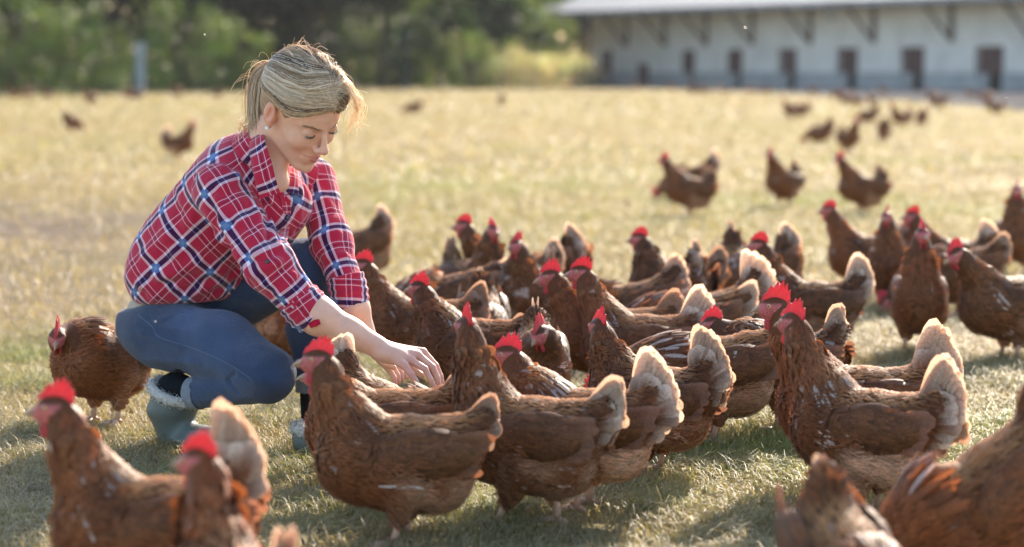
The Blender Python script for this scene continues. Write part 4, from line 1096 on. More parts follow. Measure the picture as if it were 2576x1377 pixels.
def dirt_mask(P):
    xx, yy = P[..., 0], P[..., 1]
    return np.clip((vnoise(P * (1, .6, 0), .9, 8) + .12) * 1.5, .75, 1) * np.clip(.60 + .80 * vnoise(P * (1, .8, 0), 2.4, 5), 0, 1) * np.clip((-xx - .055 * yy) * 2.0, 0, 1) * np.clip((yy - 7.0) / 2.5, 0, 1) * np.clip((21 - yy) / 5, 0, 1)
def build_ground():
    # one sheet to the horizon, finely divided near the camera with small humps
    ys = np.concatenate([np.linspace(-30, 3, 8), np.linspace(3.4, 30, 180), np.geomspace(31, 900, 40)])
    xs = np.concatenate([-np.geomspace(600, 9, 24), np.linspace(-8.5, 8.5, 120), np.geomspace(9, 600, 24)])
    X, Y = np.meshgrid(xs, ys, indexing='ij'); Pn = np.stack([X, Y, 0 * X], -1)
    near = np.exp(-np.maximum(Y - 9, 0) / 25) * (Y > 3)
    Z = -.022 + .022 * (vnoise(Pn, 1.3, 1) - .5) * near + .032 * (vnoise(Pn, 3.7, 2) - .5) * near
    dm = dirt_mask(Pn); Z = Z + dm * .05 * (vnoise(Pn, 2.6, 12) - .45)
    V = np.stack([X, Y, Z], -1).reshape(-1, 3); n1 = len(ys)
    i = np.arange(len(xs) - 1)[:, None] * n1 + np.arange(n1 - 1)[None]
    Q = np.stack([i, i + n1, i + n1 + 1, i + 1], -1).reshape(-1, 4)
    tag(link("ground", mesh_from("ground", V, Q, col=np.repeat(dm.reshape(-1, 1), 3, 1), mats=(ground_material(),))), kind="structure")
    # bare earth in front of the barn, barn shade painted into its grey
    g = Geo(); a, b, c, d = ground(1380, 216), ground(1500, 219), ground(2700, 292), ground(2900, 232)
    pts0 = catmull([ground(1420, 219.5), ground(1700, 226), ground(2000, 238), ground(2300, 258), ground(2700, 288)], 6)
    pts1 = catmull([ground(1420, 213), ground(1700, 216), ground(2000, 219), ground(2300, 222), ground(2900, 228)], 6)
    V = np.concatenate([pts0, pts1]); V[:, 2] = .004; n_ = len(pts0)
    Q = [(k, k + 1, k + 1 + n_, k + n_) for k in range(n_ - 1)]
    g.add(V, Q, None, (.2, .2, .2)); m = flat_noise_mat("shade_tinted_earth", (.10, .095, .09), (.16, .15, .14), 1.5, rough=1.0, spec=0.0)
    tag(link("shade_earth", g.mesh("shade_earth_strip", (m,))), kind="structure")

def build_grass():
    def blades(G, n, y0, y1, hmin, hmax, w, seed, patchy=.5, lie=.25, pal=None, xr=.235):
        rg = np.random.default_rng(seed)
        yy = np.sqrt(rg.uniform(y0**2, y1**2, n)); xx = rg.uniform(-xr, xr, n) * yy + rg.normal(0, .05, n)
        P = np.stack([xx, yy, 0 * xx], 1)
        if y1 > 30:      # none on the shade-grey earth strip before the barn
            fx = 1288 + P[:, 0] / P[:, 1] * FPX; fy = 178 + FPX * CAM_H / P[:, 1]
            P = P[~((fx > 1430) & (fy < np.interp(fx, [1420, 1700, 2000, 2300, 2700], [219.5, 226, 238, 258, 288])))]; n = len(P)
        big = vnoise(P, .55, 3); sm = vnoise(P, 5.5, 4); sm2 = vnoise(P, 16, 7)
        dirt = dirt_mask(P)
        keep = rg.random(n) < np.clip(.35 + patchy * (sm * .9 + sm2 * .6 - .35) * 1.6, .04, 1) * (1 - .93 * dirt)
        P, big, sm, sm2, dirt = P[keep], big[keep], sm[keep], sm2[keep], dirt[keep]; n = len(P)
        P[:, 2] = -.022 + .022 * (vnoise(P * (1, 1, 0), 1.3, 1) - .5) + .032 * (vnoise(P * (1, 1, 0), 3.7, 2) - .5) - .002
        green = np.clip(big * 1.3 + sm * .9 - 1.02 - 1.2 * dirt - np.clip((P[:, 1] - 9) / 60, 0, .35) + rg.normal(0, .24, n), 0, 1)[:, None]
        straw = np.array([.385, .315, .18]) * rg.uniform(.6, 1.25, (n, 1)); gr = np.array([.185, .255, .060]) * rg.uniform(.55, 1.35, (n, 1))
        gr = gr + np.array([.07, .05, 0]) * rg.random((n, 1))
        C = straw * (1 - green) + gr * green
        flat = (rg.random(n) < lie + .42 * (1 - green[:, 0])) 
        az = rg.uniform(0, 2 * np.pi, n); h = rg.uniform(hmin, hmax, n) * (.55 + .9 * sm)
        tilt = np.where(flat, rg.uniform(1.1, 1.5, n), rg.uniform(.15, .95, n))
        h = np.where(flat, h * 2.2, h)
        d = np.stack([np.cos(az), np.sin(az), 0 * az], 1); sd = np.stack([-np.sin(az + .6), np.cos(az + .6), 0 * az], 1)
        up = np.array([0, 0, 1.0])
        rows = []; 
        for t, wd in ((0, 1.0), (.38, .9), (.72, .62), (1.0, .08)):
            a = tilt * (.45 + .65 * t)
            ctr = P + (d * np.sin(a)[:, None] + up * np.cos(a)[:, None]) * (h * t)[:, None]
            ctr[:, 2] += flat * .012 * np.sin(t * 3.0) * 1.0 + flat * .012
            W = w * wd * rg.uniform(.7, 1.3, n)[:, None] * .5 if t == 0 else w * wd * .5
            rows += [ctr - sd * W, ctr + sd * W]
        V = np.stack(rows, 1).reshape(-1, 3); q = np.array([(0, 1, 3, 2), (2, 3, 5, 4), (4, 5, 7, 6)])
        Q = (np.arange(n)[:, None, None] * 8 + q[None]).reshape(-1, 4)
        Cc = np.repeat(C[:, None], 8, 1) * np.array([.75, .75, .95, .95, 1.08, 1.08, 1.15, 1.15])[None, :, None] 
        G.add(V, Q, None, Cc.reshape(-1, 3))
    G = Geo()
    blades(G, 200000, 3.3, 8.5, .012, .036, .0026, 1, lie=.35, patchy=.8)
    blades(G, 42000, 3.3, 9, .026, .060, .0016, 2, patchy=.9, lie=.8)
    blades(G, 110000, 8.5, 19, .022, .060, .0050, 3)
    blades(G, 70000, 19, 48, .03, .075, .014, 4)
    blades(G, 45000, 48, 112, .04, .10, .045, 5)
    # a few taller stalks and seed heads
    rg = np.random.default_rng(9)
    for k in range(240):
        y = math.sqrt(rg.uniform(3.6**2, 10**2)); x = rg.uniform(-.22, .22) * y; l = rg.uniform(.06, .16); a = rg.uniform(0, 6.28); b_ = rg.uniform(.1, 1.2)
        p = np.array([x, y, -.02]); dd = np.array([math.cos(a), math.sin(a), 0])
        P_ = [p, p + dd * l * .25 * b_ + (0, 0, l * .5 * (1.3 - b_ * .6)), p + dd * l * .6 * b_ + (0, 0, l * .8 * (1.25 - b_ * .7)), p + dd * l * 1.1 * b_ + (0, 0, l * (1.15 - b_ * .8))]
        V_, Q_, T_ = tube_vq(P_, [.0011, .0009, .0008, .0005], 4, cap=False); G.add(V_, Q_, None, np.array([.50, .40, .20]) * rg.uniform(.6, 1.2))
    tag(link("grass", G.mesh("short_grass", (M_GRASS,))), "short dry and green pasture grass covering the field", "grass", kind="stuff")

def leaf_cloud(G, C, Rr, n, size, col, rg, flat=.75):
    """n leaf faces in a clump about C"""
    d = rg.normal(0, 1, (n, 3)); d /= np.linalg.norm(d, axis=1, keepdims=True); r = rg.random(n)**.45
    P = C + d * r[:, None] * Rr
    nn = norm(d + rg.normal(0, .9, (n, 3))); t = norm(np.cross(nn, rg.normal(0, 1, (n, 3)))); b = np.cross(nn, t)
    s = size * rg.uniform(.6, 1.3, (n, 1))
    V = np.stack([P - t * s, P - b * s * .45 + nn * s * .1, P + t * s, P + b * s * .45 + nn * s * .1], 1).reshape(-1, 3)
    Q = np.arange(n * 4).reshape(-1, 4)
    c = np.asarray(col) * rg.uniform(.55, 1.45, (n, 1)); c = np.repeat(c[:, None], 4, 1).reshape(-1, 3)
    G.add(V, Q, None, c)
def make_tree(h, rad, seed, col=(.045, .075, .022), nl=5200, leaf=.16, low=.3, trunk_r=.22):
    rg = np.random.default_rng(seed); T_ = Geo(); Cg = Geo()
    sway = rg.normal(0, .25, 2); top = np.array([sway[0], sway[1], h * .86])
    tp = catmull([(0, 0, -.1), (sway[0] * .2, sway[1] * .2, h * .25), (sway[0] * .7, sway[1] * .6, h * .55), top], 4)
    V, Q, T = tube_vq(tp, np.linspace(trunk_r, .04, len(tp)), 9); V += .03 * (vnoise(V, 3, seed)[:, None] - .5); T_.add(V, Q, T, (.075, .055, .04))
    tips = []
    for k in range(13):
        z = h * rg.uniform(.10, .8); a = rg.uniform(0, 6.28); l = rad * rg.uniform(.55, 1.0) * (1 - .35 * z / h)
        b0 = tp[int(np.clip(z / h * len(tp), 0, len(tp) - 1))]; e = b0 + np.array([math.cos(a) * l, math.sin(a) * l, l * rg.uniform(.1, .6)])
        bp = catmull([b0, b0 * .5 + e * .5 + (0, 0, .12 * l), e], 3); V, Q, T = tube_vq(bp, np.linspace(trunk_r * .35, .015, len(bp)), 6); T_.add(V, Q, T, (.08, .06, .042)); tips.append(e)
    ncl = 46
    for k in range(ncl):
        zz = low + (h - low) * rg.random()**1.35; w = rad * (.55 + .5 * math.sin(math.pi * min(1, (zz / h) * .9 + .08)))
        a = rg.uniform(0, 6.28); r = w * math.sqrt(rg.random()) * .95
        c = np.array([math.cos(a) * r, math.sin(a) * r, zz]) if k > len(tips) else tips[k - 1]
        shade = rg.uniform(.6, 1.5); tint = np.array([1 + .5 * rg.random(), 1 + .25 * rg.random(), .8])
        hi_ = c[2] > 5.6 and h > 6 and col[0] < .06  # upper leaves, out of view, enlarged so the crowns cast fuller shade
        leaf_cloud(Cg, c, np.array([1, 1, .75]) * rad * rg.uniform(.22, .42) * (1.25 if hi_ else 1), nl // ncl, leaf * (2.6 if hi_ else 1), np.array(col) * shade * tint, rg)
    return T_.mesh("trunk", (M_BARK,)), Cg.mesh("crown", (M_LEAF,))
def build_trees():
    kinds = [make_tree(15, 4.2, 21, (.009, .018, .011), nl=6200), make_tree(12, 3.8, 22, (.018, .032, .014), nl=5600), make_tree(17, 4.8, 23, (.008, .016, .010), nl=6600), make_tree(13, 3.6, 24, (.085, .135, .030), nl=4600)]  # sun and shade put into the leaf colours, near-black to yellow green
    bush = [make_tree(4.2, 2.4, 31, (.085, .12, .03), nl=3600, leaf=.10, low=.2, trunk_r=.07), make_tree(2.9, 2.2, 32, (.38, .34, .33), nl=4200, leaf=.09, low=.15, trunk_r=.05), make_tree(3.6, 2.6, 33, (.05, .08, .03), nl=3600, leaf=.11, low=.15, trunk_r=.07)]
    rg = np.random.default_rng(77); k = 0
    def place(kind, x, y, s, label, name="tree", cat="tree", group="trees of the woodland edge"):
        e = empty(name, (x, y, 0), rg.uniform(0, 6.28), s); tag(e, label, cat, group)
        link("trunk", kind[0], e); link("crown", kind[1], e); return e
    # front row is described one by one by where it stands along the field edge
    wherex = ["at the far left edge of the photo", "left of the pale post", "just behind the pale post", "right of the pale post", "midway between post and the woman's head", "left of the woman's ponytail", "behind the woman's head",
              "just right of the woman's head", "left of the second pale post", "behind the second pale post", "between second post and golden shrub", "behind the golden shrubs", "beside the left end of the barn", "behind the left end of the barn roof"]
    n = len(wherex) - 1
    for i in range(n):
        x = (-27.5 + i * 2.62 + rg.uniform(-.6, .6)) if i < 12 else 2.2; y = 137 if i == 12 else 117 + rg.uniform(-2.5, 2.5) + max(0, i - 8) * 2.0
        kk = (0, 2, 2, 0, 2, 0, 1, 2, 1, 3, 1, 3, 3, 1)[i]
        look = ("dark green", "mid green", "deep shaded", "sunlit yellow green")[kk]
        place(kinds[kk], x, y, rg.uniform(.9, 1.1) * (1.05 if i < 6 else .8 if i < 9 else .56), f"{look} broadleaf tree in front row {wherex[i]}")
    for row, (yy, step, off) in enumerate(((128, 3.4, 0), (136, 3.6, 2), (144, 3.4, 1), (152, 2.6, 0), (160, 2.4, 1))):
        for x in np.arange(-34 - row * 2, 16 + row * 2, step):
            if (x > -7 and row < 2) or (x > 1 and row < 2): continue
            if row > 2 and (x < -20 or x > 11): continue
            place(kinds[rg.integers(0, 4)], x + off + rg.uniform(-1, 1), yy + rg.uniform(-2, 2) + (14 if x > 3 and row < 3 else 0), rg.uniform(.9, 1.1) * (1.0 if x < -10 else .52 if row < 3 else .66), "dark broadleaf tree hidden deep in the wood behind the front row", group="deeper trees hidden in shade")
    for i, (px, py, ki, s, lab) in enumerate(((1180, 225, 0, .62, "leafy green shrub left of the golden shrubs"), (1250, 224, 1, .50, "small golden shrub, leftmost of the sunlit golden ones"), (1310, 224, 1, .66, "large golden sunlit shrub in the middle of the golden ones"), (1375, 223, 1, .55, "golden shrub right of the largest one, near the barn"),
                                           (1435, 222, 1, .62, "golden shrub touching the left corner of the barn"), (1478, 219, 2, .40, "low dark shrub at the left corner of the barn"), (1090, 221, 0, .7, "green shrub at the field edge behind the far hen"),
                                           (30, 240, 2, 1.0, "dark shrub at the left edge of the photo"), (190, 238, 2, .9, "dark shrub left of the first pale post"), (470, 234, 2, .95, "dark shrub right of the first pale post"), (600, 232, 0, .7, "green shrub left of the woman's ponytail"), (960, 224, 2, .9, "dark shrub left of the second pale post"))):
        p = ground(px, py); place(bush[ki], p[0], p[1], s, lab, "shrub", "shrub", "shrubs along the field edge")
    m = attr_mat("weathered_post", rough=.8, noise=.2, nscale=10)
    for (px, py, top, lab) in ((352, 236, 112, "tall pale blue grey post at the left before the dark trees"), (1020, 224, 88, "pale grey post before the trees, right of the woman's head")):
        p = ground(px, py); h = CAM_H + (178 - top) / FPX * p[1]
        e = empty("post", (p[0], p[1], 0)); tag(e, lab, "post")
        g = Geo(); V, Q = box_vq((0, 0, h / 2), (.34, .34, h)); g.add(V, Q, None, (.24, .30, .34)); link("shaft", g.mesh("post_shaft", (m,), smooth=False), e)
        g = Geo(); V, Q = box_vq((0, 0, h + .03), (.42, .42, .07)); g.add(V, Q, None, (.28, .32, .35)); link("cap", g.mesh("post_cap", (m,), smooth=False), e)

def build_barn():
    PL, PR = at(1485, 200, 145 * .926), at(2576, 200, 112 * .926)
    PL[2] = PR[2] = 0
    d = norm(PR - PL); nrm = np.array([d[1], -d[0], 0]); nrm = nrm if nrm[1] < 0 else -nrm      # outward, towards the field
    L0 = np.linalg.norm(PR - PL); L = L0 + 22
    e = empty("barn", PL, math.atan2(d[1], d[0])); tag(e, "long low whitewashed poultry barn with grey roof and small dark openings", "barn")
    # barn frame: x along the wall, y into the building (local), z up
    sgn = 1.0 if (np.cross([0, 0, 1], d) @ nrm) < 0 else -1.0
    HE = CAM_H + (178 - 43) / FPX * 145 * .926 + .05
    wall_m = flat_noise_mat("limewashed_wall", (.62, .58, .53), (.74, .70, .64), .8, bump=.15)
    plinth_m = flat_noise_mat("grey_plinth", (.30, .31, .31), (.40, .40, .39), 1.2)
    roof_m = flat_noise_mat("grey_corrugated_roof", (.17, .18, .19), (.25, .26, .27), .7, rough=.6)
    wood_m = flat_noise_mat("dark_timber", (.10, .075, .06), (.17, .125, .10), 3)
    door_m = flat_noise_mat("brown_shutter", (.085, .05, .05), (.13, .075, .07), 2)
    hole_m = flat_noise_mat("dark_opening", (.01, .011, .012), (.02, .02, .02), 2)
    def B(g, x0, x1, y0, y1, z0, z1):      # y out of the wall is negative
        V, Q = box_vq(((x0 + x1) / 2, sgn * (y0 + y1) / 2, (z0 + z1) / 2), (x1 - x0, abs(y1 - y0), z1 - z0)); g.add(V, Q, None, (.5, .5, .5))
    def lx(px):     # place along the wall seen at photo column px
        r_ = at(px, 178, 1.0); r_ = r_[:2] / r_[1]; A = np.array([[d[0], -r_[0]], [d[1], -r_[1]]]); return np.linalg.solve(A, -PL[:2])[0]
    hp = .80; wt = HE
    doors = [(1528, 22), (1733, 26), (1850, 32), (1983, 40), (2133, 46), (2297, 52), (2490, 64)]
    spans = [(lx(x - w / 2), lx(x + w / 2)) for x, w in doors]
    for k in range(3):
        c_, w_ = spans[-1][0] + (k + 1) * 5.2, 1.9; spans.append((c_, c_ + w_))
    z0d, z1d = .15, 1.88
    # wall split round the openings
    g = Geo(); x = 0.0
    for a, b in spans: B(g, x, a, 0, .3, hp, wt); B(g, a, b, 0, .3, z1d, wt); x = b
    B(g, x, L, 0, .3, hp, wt); B(g, 0, .3, .3, 12, 0, wt); link("wall", g.mesh("barn_wall", (wall_m,), smooth=False), e)
    g = Geo(); x = -.03
    for a, b in spans: B(g, x, a, -.04, .3, -.1, hp); x = b
    B(g, x, L, -.04, .3, -.1, hp); link("plinth", g.mesh("barn_plinth", (plinth_m,), smooth=False), e)
    for a, b in spans:
        g = Geo(); B(g, a, b, .12, .16, z0d + .62, z1d); B(g, a - .05, a, -.05, .14, z0d + .6, z1d + .06); B(g, b, b + .05, -.05, .14, z0d + .6, z1d + .06); B(g, a, b, -.05, .11, z1d, z1d + .06)
        for q in range(1, 5): B(g, a + (b - a) * q / 5 - .01, a + (b - a) * q / 5 + .01, .105, .12, z0d + .64, z1d - .02)
        sh = link("shutter", g.mesh("barn_shutter", (door_m,), smooth=False), e)
        g = Geo(); B(g, a + (b - a) * .34, b, .25, .29, -.05, z0d + .62); link("pop_hole", g.mesh("barn_hole", (hole_m,), smooth=False), sh)
        g = Geo(); B(g, a, a + (b - a) * .34, .02, .29, -.05, z0d + .62); link("sill_block", g.mesh("barn_sill", (plinth_m,), smooth=False), sh)
    # small low hatch between first and second shutter
    a, b = lx(1607), lx(1634); g = Geo(); B(g, a, b, -.07, -.045, .1, 1.25); link("hatch", g.mesh("barn_hatch", (door_m,), smooth=False), e)
    # roof with a deep overhang
    ov, rise, half = 2.1, .30, 7.0
    def slope(y): return HE + (y + ov) * rise
    g = Geo(); xa, xb = -3.4, L + 2; th = .16
    V = []
    for x in (xa, xb):
        for (y, s0) in ((-ov, 0), (half, 0), (half * 2 + ov, 1)):
            z = slope(y) if s0 == 0 else slope(-ov); V += [(x, sgn * y, z), (x, sgn * y, z + th)]
    V = np.array(V); Q = [(1, 3, 9, 7), (3, 5, 11, 9), (0, 6, 8, 2), (2, 8, 10, 4), (0, 1, 7, 6), (4, 10, 11, 5), (0, 2, 3, 1), (2, 4, 5, 3), (6, 7, 9, 8), (8, 9, 11, 10)]
    g.add(V, Q, None, (.5, .5, .5)); rf = link("roof", g.mesh("barn_roof", (roof_m,), smooth=False), e)
    g = Geo(); B(g, xa, xb, -ov - .10, -ov - .003, HE - .12, HE + th * .9); link("gutter", g.mesh("barn_gutter", (roof_m,), smooth=False), rf)
    g = Geo()
    for k in range(int((xb - xa) / 1.05)):
        V, Q = box_vq((0, 0, 0), (.09, ov + .05, .14)); V = V @ np.array([[1, 0, 0], [0, math.cos(math.atan(rise)), sgn * math.sin(math.atan(rise))], [0, -sgn * math.sin(math.atan(rise)), math.cos(math.atan(rise))]])
        V = V + (xa + .3 + k * 1.05, -sgn * (ov / 2 + .02), slope(-ov / 2) - .10); g.add(V, Q, None, (.5, .5, .5))
    link("rafters", g.mesh("barn_rafters", (wood_m,), smooth=False), e)
    # brackets: post on the wall, diagonal strut out to the eave, plate under the rafters
    g = Geo()
    for k, bx in enumerate([lx(v) for v in (1580, 1675, 1780, 1895, 2040, 2200, 2395)] + [lx(2395) + 5.2, lx(2395) + 10.4]):
        g = Geo(); B(g, bx - .09, bx + .09, -.16, -.003, 2.15, HE + .3)
        V_, Q_, T_ = tube_vq([(bx, -sgn * .12, 2.25), (bx, -sgn * (ov - .35), HE - .02)], .10, 4); g.add(V_, Q_, T_, (.5, .5, .5))
        link("bracket", g.mesh("barn_bracket", (wood_m,), smooth=False), e)
    g = Geo(); B(g, xa + .2, xb - .2, -ov + .25, -ov + .42, HE - .10, HE + .04); link("eave_beam", g.mesh("barn_beam", (wood_m,), smooth=False), e)
    g = Geo(); dx = lx(2185) ; V_, Q_, T_ = tube_vq([(dx, -sgn * (ov + .05), HE - .1), (dx, -sgn * (ov + .05), HE - .75)], .07, 8); g.add(V_, Q_, T_, (.5, .5, .5)); link("downpipe_stub", g.mesh("barn_pipe", (roof_m,)), rf)
    g = Geo(); V = np.array([(.0, 0, wt), (0, sgn * half * 2, wt), (0, sgn * half, slope(half) - .02), (.25, 0, wt), (.25, sgn * half * 2, wt), (.25, sgn * half, slope(half) - .02)])
    g.add(V, [(0, 1, 4, 3), (1, 2, 5, 4), (2, 0, 3, 5)], [(0, 2, 1), (3, 4, 5)], (.5, .5, .5)); link("gable", g.mesh("barn_gable", (wall_m,), smooth=False), e)

def build_insects():
    m = attr_mat("insect_wing", rough=.3, transl=.5)
    for (x, y, Y, s, lab) in ((515, 90, 5.5, 1.0, "tiny pale flying insect before the dark trees, left of the woman's hair"), (1875, 72, 6.6, 1.0, "tiny pale flying insect in front of the barn wall"), (1422, 203, 6.0, .6, "tiny bright flying insect near the left end of the barn"), (2531, 248, 5.6, .6, "tiny bright flying insect at the right edge near the barn")):
        e = empty("flying_insect", at(x, y, Y), rng.uniform(0, 6), s); tag(e, lab, "insect", "insects in the air")
        g = Geo(); V, Q, _ = ball_vq((0, 0, 0), (.0028, .0011, .0011), None, 8, 6); g.add(V, Q, None, (.25, .20, .12)); link("body", g.mesh("insect_body", (m,)), e)
        for sd in (-1, 1):
            g = Geo(); V, Q, _ = ball_vq((0, sd * .0032, .0012), (.0017, .0032, .0003), None, 8, 6); V[:, 2] += np.abs(V[:, 1]) * .5; g.add(V, Q, None, (.9, .88, .8)); link("wing", g.mesh("insect_wing", (m,)), e)

# ------------------------------------------------------------------ the flock
GN = "brown hens gathered round the woman"; GF = "brown hens out on the far field"
UP = dict(); 
def low(x=.235, z=.27, **k): return dict(head=(x, z), hpitch=-12, **k)
def peck(**k):
    dct = dict(pitch=-24, head=(.285, .055), hpitch=-52, tail=52); dct.update(k); return dct
# frame x, frame y of the feet, heading (180 = facing left, -90 = towards the camera), size, detail, pose, label
FLOCK = [
 (1020, 1368, 181, 1.0, 0, dict(tail=38, spread=30, pale=.35, streak=True, speck=.7, tlen=.88, step=.012), "large brown hen in the front centre facing left with a white wing streak"),
 (410, 1598, 176, 1.03, 0, dict(tail=76, spread=34, pale=.75, speck=.5, hue=.5, tlen=1.3), "big blurred hen at the front left with raised pale tail and bright red comb"),
 (612, 1835, 118, 1.0, 1, dict(tail=48, spread=25, pale=.6, hue=.9, tone=1.15, hyaw=35, head=(.165, .365)), "blurred hen at the bottom edge seen from behind, below the raised pale tail"),
 (2190, 1298, 142, 1.04, 0, dict(head=(.190, .385), hyaw=-10, tail=38, spread=80, pale=.85, speck=1, fluff=.8, hue=.5, patch=.5, tlen=1.12), "large right hen with head turned away, flecked neck and fluffy white tail"),
 (2165, 1225, 172, 1.06, 0, dict(head=(.186, .385), tail=48, spread=64, pale=.9, comb=1.25, hue=.6, tlen=1.2), "hen with the tall jagged comb just left of the turned head"),
 (2540, 1505, 190, 1.16, 0, peck(pitch=-34, head=(.215, .05), tail=62, spread=40, pale=.1, hue=.8, tone=1.1, speck=.25), "huge blurred hen filling the bottom right corner with its head down"),
 (2112, 1690, -75, .98, 0, peck(tail=72, spread=10, pale=.5, hue=.2, patch=.4, tone=1.0, tlen=.8), "blurred mottled hen at the bottom edge with a narrow pale tail tip"),
 (272, 1062, 236, 1.0, 0, dict(head=(.185, .25), hpitch=-24, hyaw=34, tail=48, spread=45, hue=.5, speck=.2, pale=.2), "hen standing behind the woman's back and looking at the camera"),
 (1340, 1322, 152, 1.04, 0, dict(head=(.150, .392), hyaw=-45, tail=34, spread=40, pale=.65, speck=1.6, patch=.7, step=.045, tone=.95), "hen with white streaked neck seen from behind its head, right of the front centre hen"),
 (1478, 1278, 160, 1.0, 0, dict(head=(.185, .325), hyaw=18, tail=50, spread=75, pale=1.0, speck=.9, fluff=1.0, hue=.5, patch=.5, tlen=1.1), "hen with cream belly fluff and a fanned white tail, facing left in the middle"),
 (1650, 1192, 150, .98, 0, dict(head=(.155, .345), hyaw=-35, tail=62, spread=62, pale=.8, patch=1.0, tone=.85, speck=.4, tlen=1.15), "dark grey brown hen looking away, behind the white tailed hen in the middle"),
 (1800, 1110, 182, 1.06, 0, peck(pitch=-10, head=(.28, .12), tail=22, spread=42, pale=.75, patch=.7, hue=.2, tone=.85), "dark hen with lowered head and small white wing spot left of the big right hens"),
 (1192, 1036, 150, 1.0, 0, dict(head=(.178, .335), tail=30, tlen=.7, pale=.3, speck=.8, tone=.85), "dark breasted hen facing left just beyond the woman's hand"),
 (1062, 972, 176, 1.0, 0, dict(head=(.178, .362), tail=35, speck=.9, patch=.8, pale=.3), "hen facing left beside the woman's far sleeve cuff"),
 (905, 724, 180, 1.0, 1, peck(tail=66, spread=50, pale=.8, pitch=-18), "blurred hen with a pale upright tail just right of the woman's far sleeve"),
 (1288, 822, 176, 1.0, 1, dict(head=(.180, .372), tail=45, pale=.6, patch=.8), "hen facing left behind the one with the darker upright neck, farther group centre"),
 (1185, 834, -58, 1.0, 1, dict(head=(.150, .375), hyaw=-5, tail=50, pale=.3, tone=.85), "upright hen turned to the right in the pair of crossed heads"),
 (1342, 866, -112, 1.0, 1, dict(head=(.155, .352), hyaw=-18, tail=45, patch=.6, pale=.4, tone=.85), "upright dark hen facing the camera right of the pair of crossed heads"),
 (1400, 802, 140, 1.0, 1, peck(tail=72, spread=60, pale=.9), "hen with head down and upright cream tail behind the upright dark hen"),
 (1545, 1002, 181, 1.0, 0, dict(head=(.185, .352), hpitch=-8, tail=35, speck=.6, pale=.3, comb=1.1), "hen with dark neck facing left, its head just left of the brighter combed hen"),
 (1615, 1022, 158, 1.0, 0, dict(head=(.185, .372), hyaw=20, tail=40, spread=62, pale=.9, speck=.9, hue=.4, tlen=1.15), "hen with streaked golden neck and broad cream tail in the middle distance"),
 (1215, 946, -84, .98, 0, peck(tail=75, spread=14, pale=.9, hue=-.5, tone=.9, patch=.6, tlen=.8), "mottled hen with head down and rounded scaly back beyond the hand"),
 (1352, 1072, -88, .98, 0, dict(head=(.195, .275), hyaw=-34, hpitch=-22, tail=66, spread=14, pale=.9, patch=1.1, hue=-.4, tone=.75, pitch=-8, tlen=.9), "dark mottled hen with tilted head looking left, right of the scaly backed hen"),
 (1150, 872, 172, 1.0, 1, peck(tail=28, spread=30, pale=.95, patch=1.0, speck=1, pitch=-14), "speckled hen with low white tail, behind the rounded scaly back"),
 (1702, 838, 152, 1.0, 1, dict(head=(.150, .335), hyaw=30, tail=40, tone=.9), "hen seen from behind with only its small comb and nape showing"),
 (1600, 903, 180, 1.0, 1, peck(tail=50, spread=55, pale=.8, pitch=-14), "hen with brown and cream tail behind the golden necked hen"),
 (1722, 866, 118, 1.0, 1, peck(tail=80, spread=38, pale=.8, patch=.7), "hen with a narrow upright pale tail in the middle group"),
 (1852, 795, -78, 1.0, 1, peck(tail=78, spread=20, pale=.9, patch=.8, tone=.95), "hen bent down with back to the sky left of the hen with round dark head"),
 (2045, 905, 166, 1.0, 1, dict(head=(.182, .372), tail=55, spread=48, pale=.85, patch=.7, speck=.8, tone=.85, tlen=1.15), "dark hen facing left with a tall cream and brown tail, right of the middle"),
 (1930, 802, 168, 1.0, 1, peck(tail=76, spread=40, pale=.9), "hen with upright pale tail directly behind the tall tailed dark hen"),
 (1812, 932, 176, 1.0, 1, peck(tail=58, spread=85, pale=1.2, pitch=-18, fluff=.6, tlen=1.15), "hen with the widest white fan tail in the middle group"),
 (1742, 958, 178, 1.0, 1, peck(tail=22, spread=50, pale=.8, pitch=-12, fluff=1.0), "hen with low white tail under the widest white fan tail"),
 (1975, 1082, 155, 1.0, 1, low(.205, .27, tail=62, spread=24, pale=.7, speck=1.3, tone=.8, patch=.5), "speckled dark hen mostly hidden behind the tall combed hen"),
 (2190, 748, 178, 1.0, 1, dict(head=(.178, .362), tail=50, hue=.5, tone=1.1, pale=.5), "orange brown hen facing left, leftmost of the group at the upper right"),
 (2243, 775, -108, 1.0, 1, dict(head=(.150, .372), tail=66, pale=.8, tone=.85), "upright hen facing the camera with pale tail behind its neck, upper right group"),
 (2402, 762, 182, 1.0, 1, dict(head=(.180, .352), tail=58, spread=70, pale=.95), "hen facing left with large cream tail, in the upper right group"),
 (2312, 888, -98, 1.06, 1, dict(head=(.140, .385), hyaw=14, tail=42, tone=.9, pale=.3, hue=.3), "tall hen facing the camera with long neck and red wattles, upper right group"),
 (2418, 796, 176, 1.0, 1, peck(tail=35, pale=.4, pitch=-12), "hen with lowered head behind the tall hen that faces the camera"),
 (2545, 908, 200, 1.06, 1, dict(head=(.200, .335), hpitch=-22, hyaw=6, tail=45, patch=.8, tone=.85, speck=.3), "dark hen with bowed head at the right edge"),
 (2552, 692, -100, 1.04, 1, dict(head=(.140, .385), tail=50, pale=.5, tone=.85), "tall upright hen at the right edge, farthest of the upper right group"),
 (975, 1272, 181, .98, 0, dict(head=(.150, .292), tail=40, spread=35, pale=.5, hue=.5, tone=1.15, speck=.4), "hen with light brown tail between the front centre hen and the woman's hand"),
 (940, 1196, -12, .90, 0, peck(tail=62, spread=72, pale=.95, hue=.3, head=(.262, .08), fluff=.7, speck=.3), "hen with a ragged apricot tail feeding under the woman's forearm"),
 (700, 935, 96, 1.0, 1, peck(tail=40, pale=.1, hue=1.0, tone=1.3), "orange brown hen glimpsed between the woman's legs"),
]
